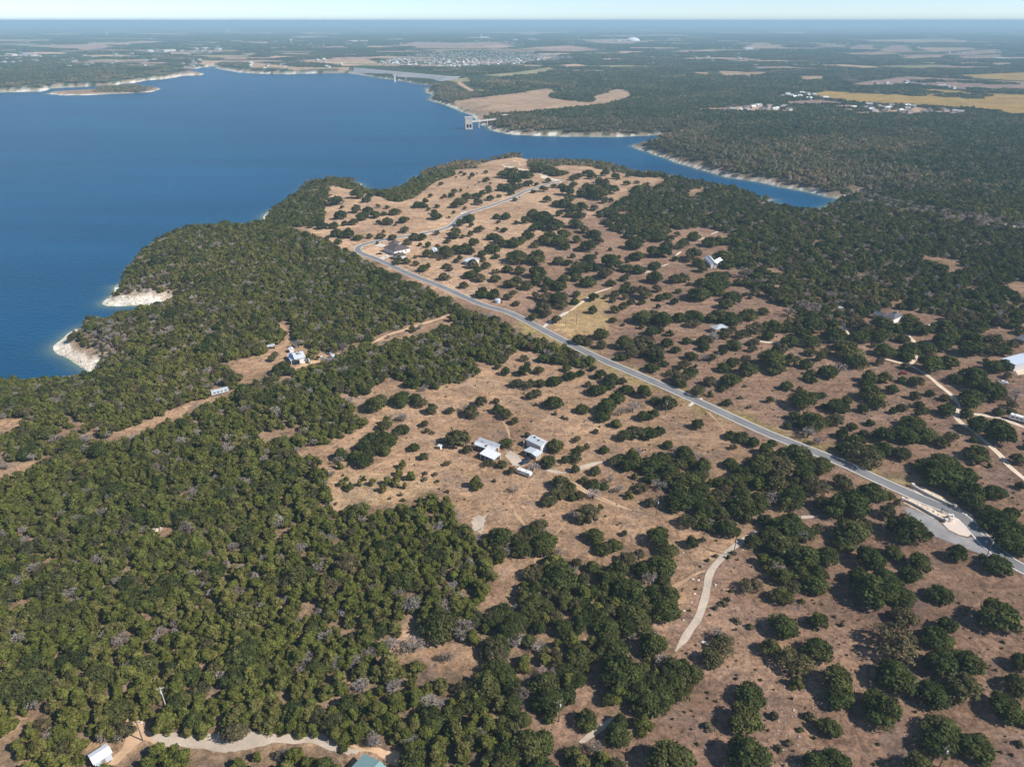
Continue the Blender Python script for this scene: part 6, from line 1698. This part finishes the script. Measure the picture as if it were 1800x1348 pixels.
SPECIAL = {(838, 846): 'round bright green tree alone below the low white-roofed house', (1227, 743): 'lone dark oak on dry grass just below the long road',
 (1597, 925): 'big dark oak beside the paved entrance apron', (1740, 1077): 'lone dark oak near the right edge of the brown pasture', (1765, 990): 'dark oak at the roadside below the entrance'}
ORD = ['first','second','third','fourth','fifth','sixth','seventh','eighth','ninth','tenth','eleventh','twelfth','thirteenth','fourteenth','fifteenth','sixteenth','seventeenth','eighteenth','nineteenth','twentieth','twenty-first','twenty-second','twenty-third','twenty-fourth','twenty-fifth','twenty-sixth'] + ['twenty-seventh','twenty-eighth','twenty-ninth','thirtieth'] + ['thirty-' + w for w in ('first','second','third','fourth','fifth','sixth','seventh','eighth','ninth')] + ['fortieth']
def place_individuals():
    inframe = [t for t in ALL if -10 < t[6] < 1810 and 60 < t[7] < 1360]
    chosen = set(); placed = []
    for k in 'oyjbs':
        lst = sorted([t for t in inframe if t[0] == k], key=lambda t: -t[8])[:300]
        for t in lst:
            chosen.add(id(t))
            i = random.randrange(len(VAR[k]))
            root = empty(TREE_NAME[k], (t[1], t[2], t[3]-0.05), random.uniform(0, 6.283))
            sx = t[4]*random.uniform(.95, 1.05)
            root.scale = (sx, t[4], t[5])
            lab = None
            for (ax, ay), s in SPECIAL.items():
                if math.hypot(t[6]-ax, t[7]-ay) < 12 and t[8] > 15:
                    lab = s; break
            if lab: SPECIAL.pop((ax, ay))
            lab = lab or tree_label(k, t[6], t[7], t[8])
            tag(root, lab, KINDTXT[k][1], TREEGRP[k]); placed.append((root, t))
            link('crown', VAR[k][i][0], root); link('trunk', VAR[k][i][1], root)
    sets = {}
    for r_, t in placed: sets.setdefault(r_['label'], []).append((r_, t))
    for lab, L in sets.items():
        if not 1 < len(L) <= 40: continue
        L.sort(key=lambda q: q[1][6])
        for i, (r_, t) in enumerate(L):
            new = lab + (', leftmost of them' if i == 0 else ', rightmost of them' if i == len(L)-1 else ', %s from left' % ORD[i])
            if len(new.split()) <= 16: r_['label'] = new
    rest = [t for t in ALL if id(t) not in chosen]
    for k, nm, lab in (('o', 'oak_woodland', 'mass of dark live oaks filling the woods'), ('y', 'olive_oak_woodland', 'olive-brown oaks scattered through the woods'),
                       ('j', 'juniper_woodland', 'dense mass of green junipers covering the slopes'), ('b', 'leafless_woodland', 'grey leafless trees scattered through the woods'), ('s', 'shrub_cover', 'low shrubs dotted over the dry grass and clearings')):
        L = [t for t in rest if t[0] == k]
        if not L: continue
        n = len(L)
        pos = [(t[1], t[2], t[3]-.05) for t in L]
        rot = np.zeros((n, 3)); rot[:, 2] = RNG.uniform(0, 6.283, n)
        scl = [(t[4], t[4], t[5]) for t in L]
        gn_scatter(nm, PROTO[k], pos, rot, scl, RNG.integers(0, len(VAR[k]), n), lab, 'woodland')
    print('trees', {k: sum(1 for t in ALL if t[0] == k) for k in 'oyjbs'})
place_individuals()

def far_woods():
    specs = [('hill_wood', patch_models('tree_stand_a', 9, 16, 9, 150, .50, 4.5, 8.5), 16, 1040, 2300, 'dark wooded hills across the inlet'),
             ('distant_wood', patch_models('tree_stand_b', 9, 48, 64, 46, 1.0, 5, 9), 48, 2280, 5200, 'dark woods spreading beyond the lake and dam'),
             ('horizon_wood', patch_models('tree_stand_c', 7, 150, 289, 16, 2.4, 7, 13, .05), 150, 5100, 13000, 'hazy blue woods stretching to the horizon')]
    for name, coll, size, r0, r1, lab in specs:
        gx, gy = np.meshgrid(np.arange(-r1, r1, size), np.arange(0, r1, size))
        x = gx.ravel() + RNG.uniform(-.2, .2, gx.size)*size; y = gy.ravel() + RNG.uniform(-.2, .2, gx.size)*size
        rr = np.hypot(x, y); an = np.abs(np.degrees(np.arctan2(x, y)))
        m = (rr >= r0) & (rr < r1) & (an < 44); x, y = x[m], y[m]
        d, bw, lake, isl = shore_info(x, y)
        z = terr_from(x, y, d, lake, isl)
        px, py = proj(x, y, z + 2.0)
        dens, kind = wood_at(px, py, d, x, y)
        if r0 > 2000:
            for ox, oy in ((-.5, -.5), (.5, -.5), (-.5, .5), (.5, .5)):
                qx, qy = proj(x+ox*size, y+oy*size, z)
                dd, kk = wood_at(qx, qy, d, x, y); kind = np.where((kk == 0) & (kind == 4), 0, kind)
        kind = np.where(isl & (px > 175), 4, kind)
        ok = (~lake) & (kind > 0) & (d > size*.45 + np.where(bw > 1, bw*1.1, 0)) & (dam_gap(x, y) > 0)
        if r0 > 5000:
            ok &= (RNG.uniform(size=len(x)) < 0.72)
        else:
            ok &= (RNG.uniform(size=len(x)) < np.where(kind == 7, .6, .945))
        x, y, z = x[ok], y[ok], z[ok]; n = len(x)
        rot = np.zeros((n, 3)); rot[:, 2] = RNG.integers(0, 4, n)*math.pi/2 + RNG.uniform(-.2, .2, n)
        sc = np.ones((n, 3))*RNG.uniform(.95, 1.12, n)[:, None]; sc[:, 2] *= RNG.uniform(.75, 1.2, n)
        no = len(coll.objects); pick = RNG.integers(0, no-3, n)
        pat = np.sin(x/210.0 + 1.5*np.sin(y/330.0)) * np.sin(y/180.0 + 1.3*np.sin(x/270.0))
        dry = (d[ok] < 105) | (kind[ok] == 7) | ((pat > .62) & (RNG.uniform(size=n) < .65))
        pick = np.where(dry, RNG.integers(no-3, no, n), pick)
        gn_scatter(name, coll, np.stack([x, y, z-.2], 1), rot, sc, pick, lab, 'woodland')
        print(name, n)
far_woods()

# ------------------------------------------------------------------ haze
def build_haze():
    x0, x1, y0, y1, z0, z1 = -72000, 72000, -400, 72000, -31.0, 205.0
    mb = MB(); mb.box(((x0+x1)/2, (y0+y1)/2, (z0+z1)/2), (x1-x0, y1-y0, z1-z0))
    m, nt, out = new_mat('haze_air')
    v = N(nt, 'ShaderNodeVolumePrincipled')
    v.inputs['Color'].default_value = (.56, .84, 1.0, 1)
    v.inputs['Density'].default_value = HAZE_DENSITY
    v.inputs['Anisotropy'].default_value = 0.0
    nt.links.new(v.outputs[0], out.inputs['Volume'])
    o = mb.build('haze', m); tag(o, kind='stuff', label='thin blue haze over the whole landscape', cat='haze')
    return o
HAZE_DENSITY = 0.000112
build_haze()
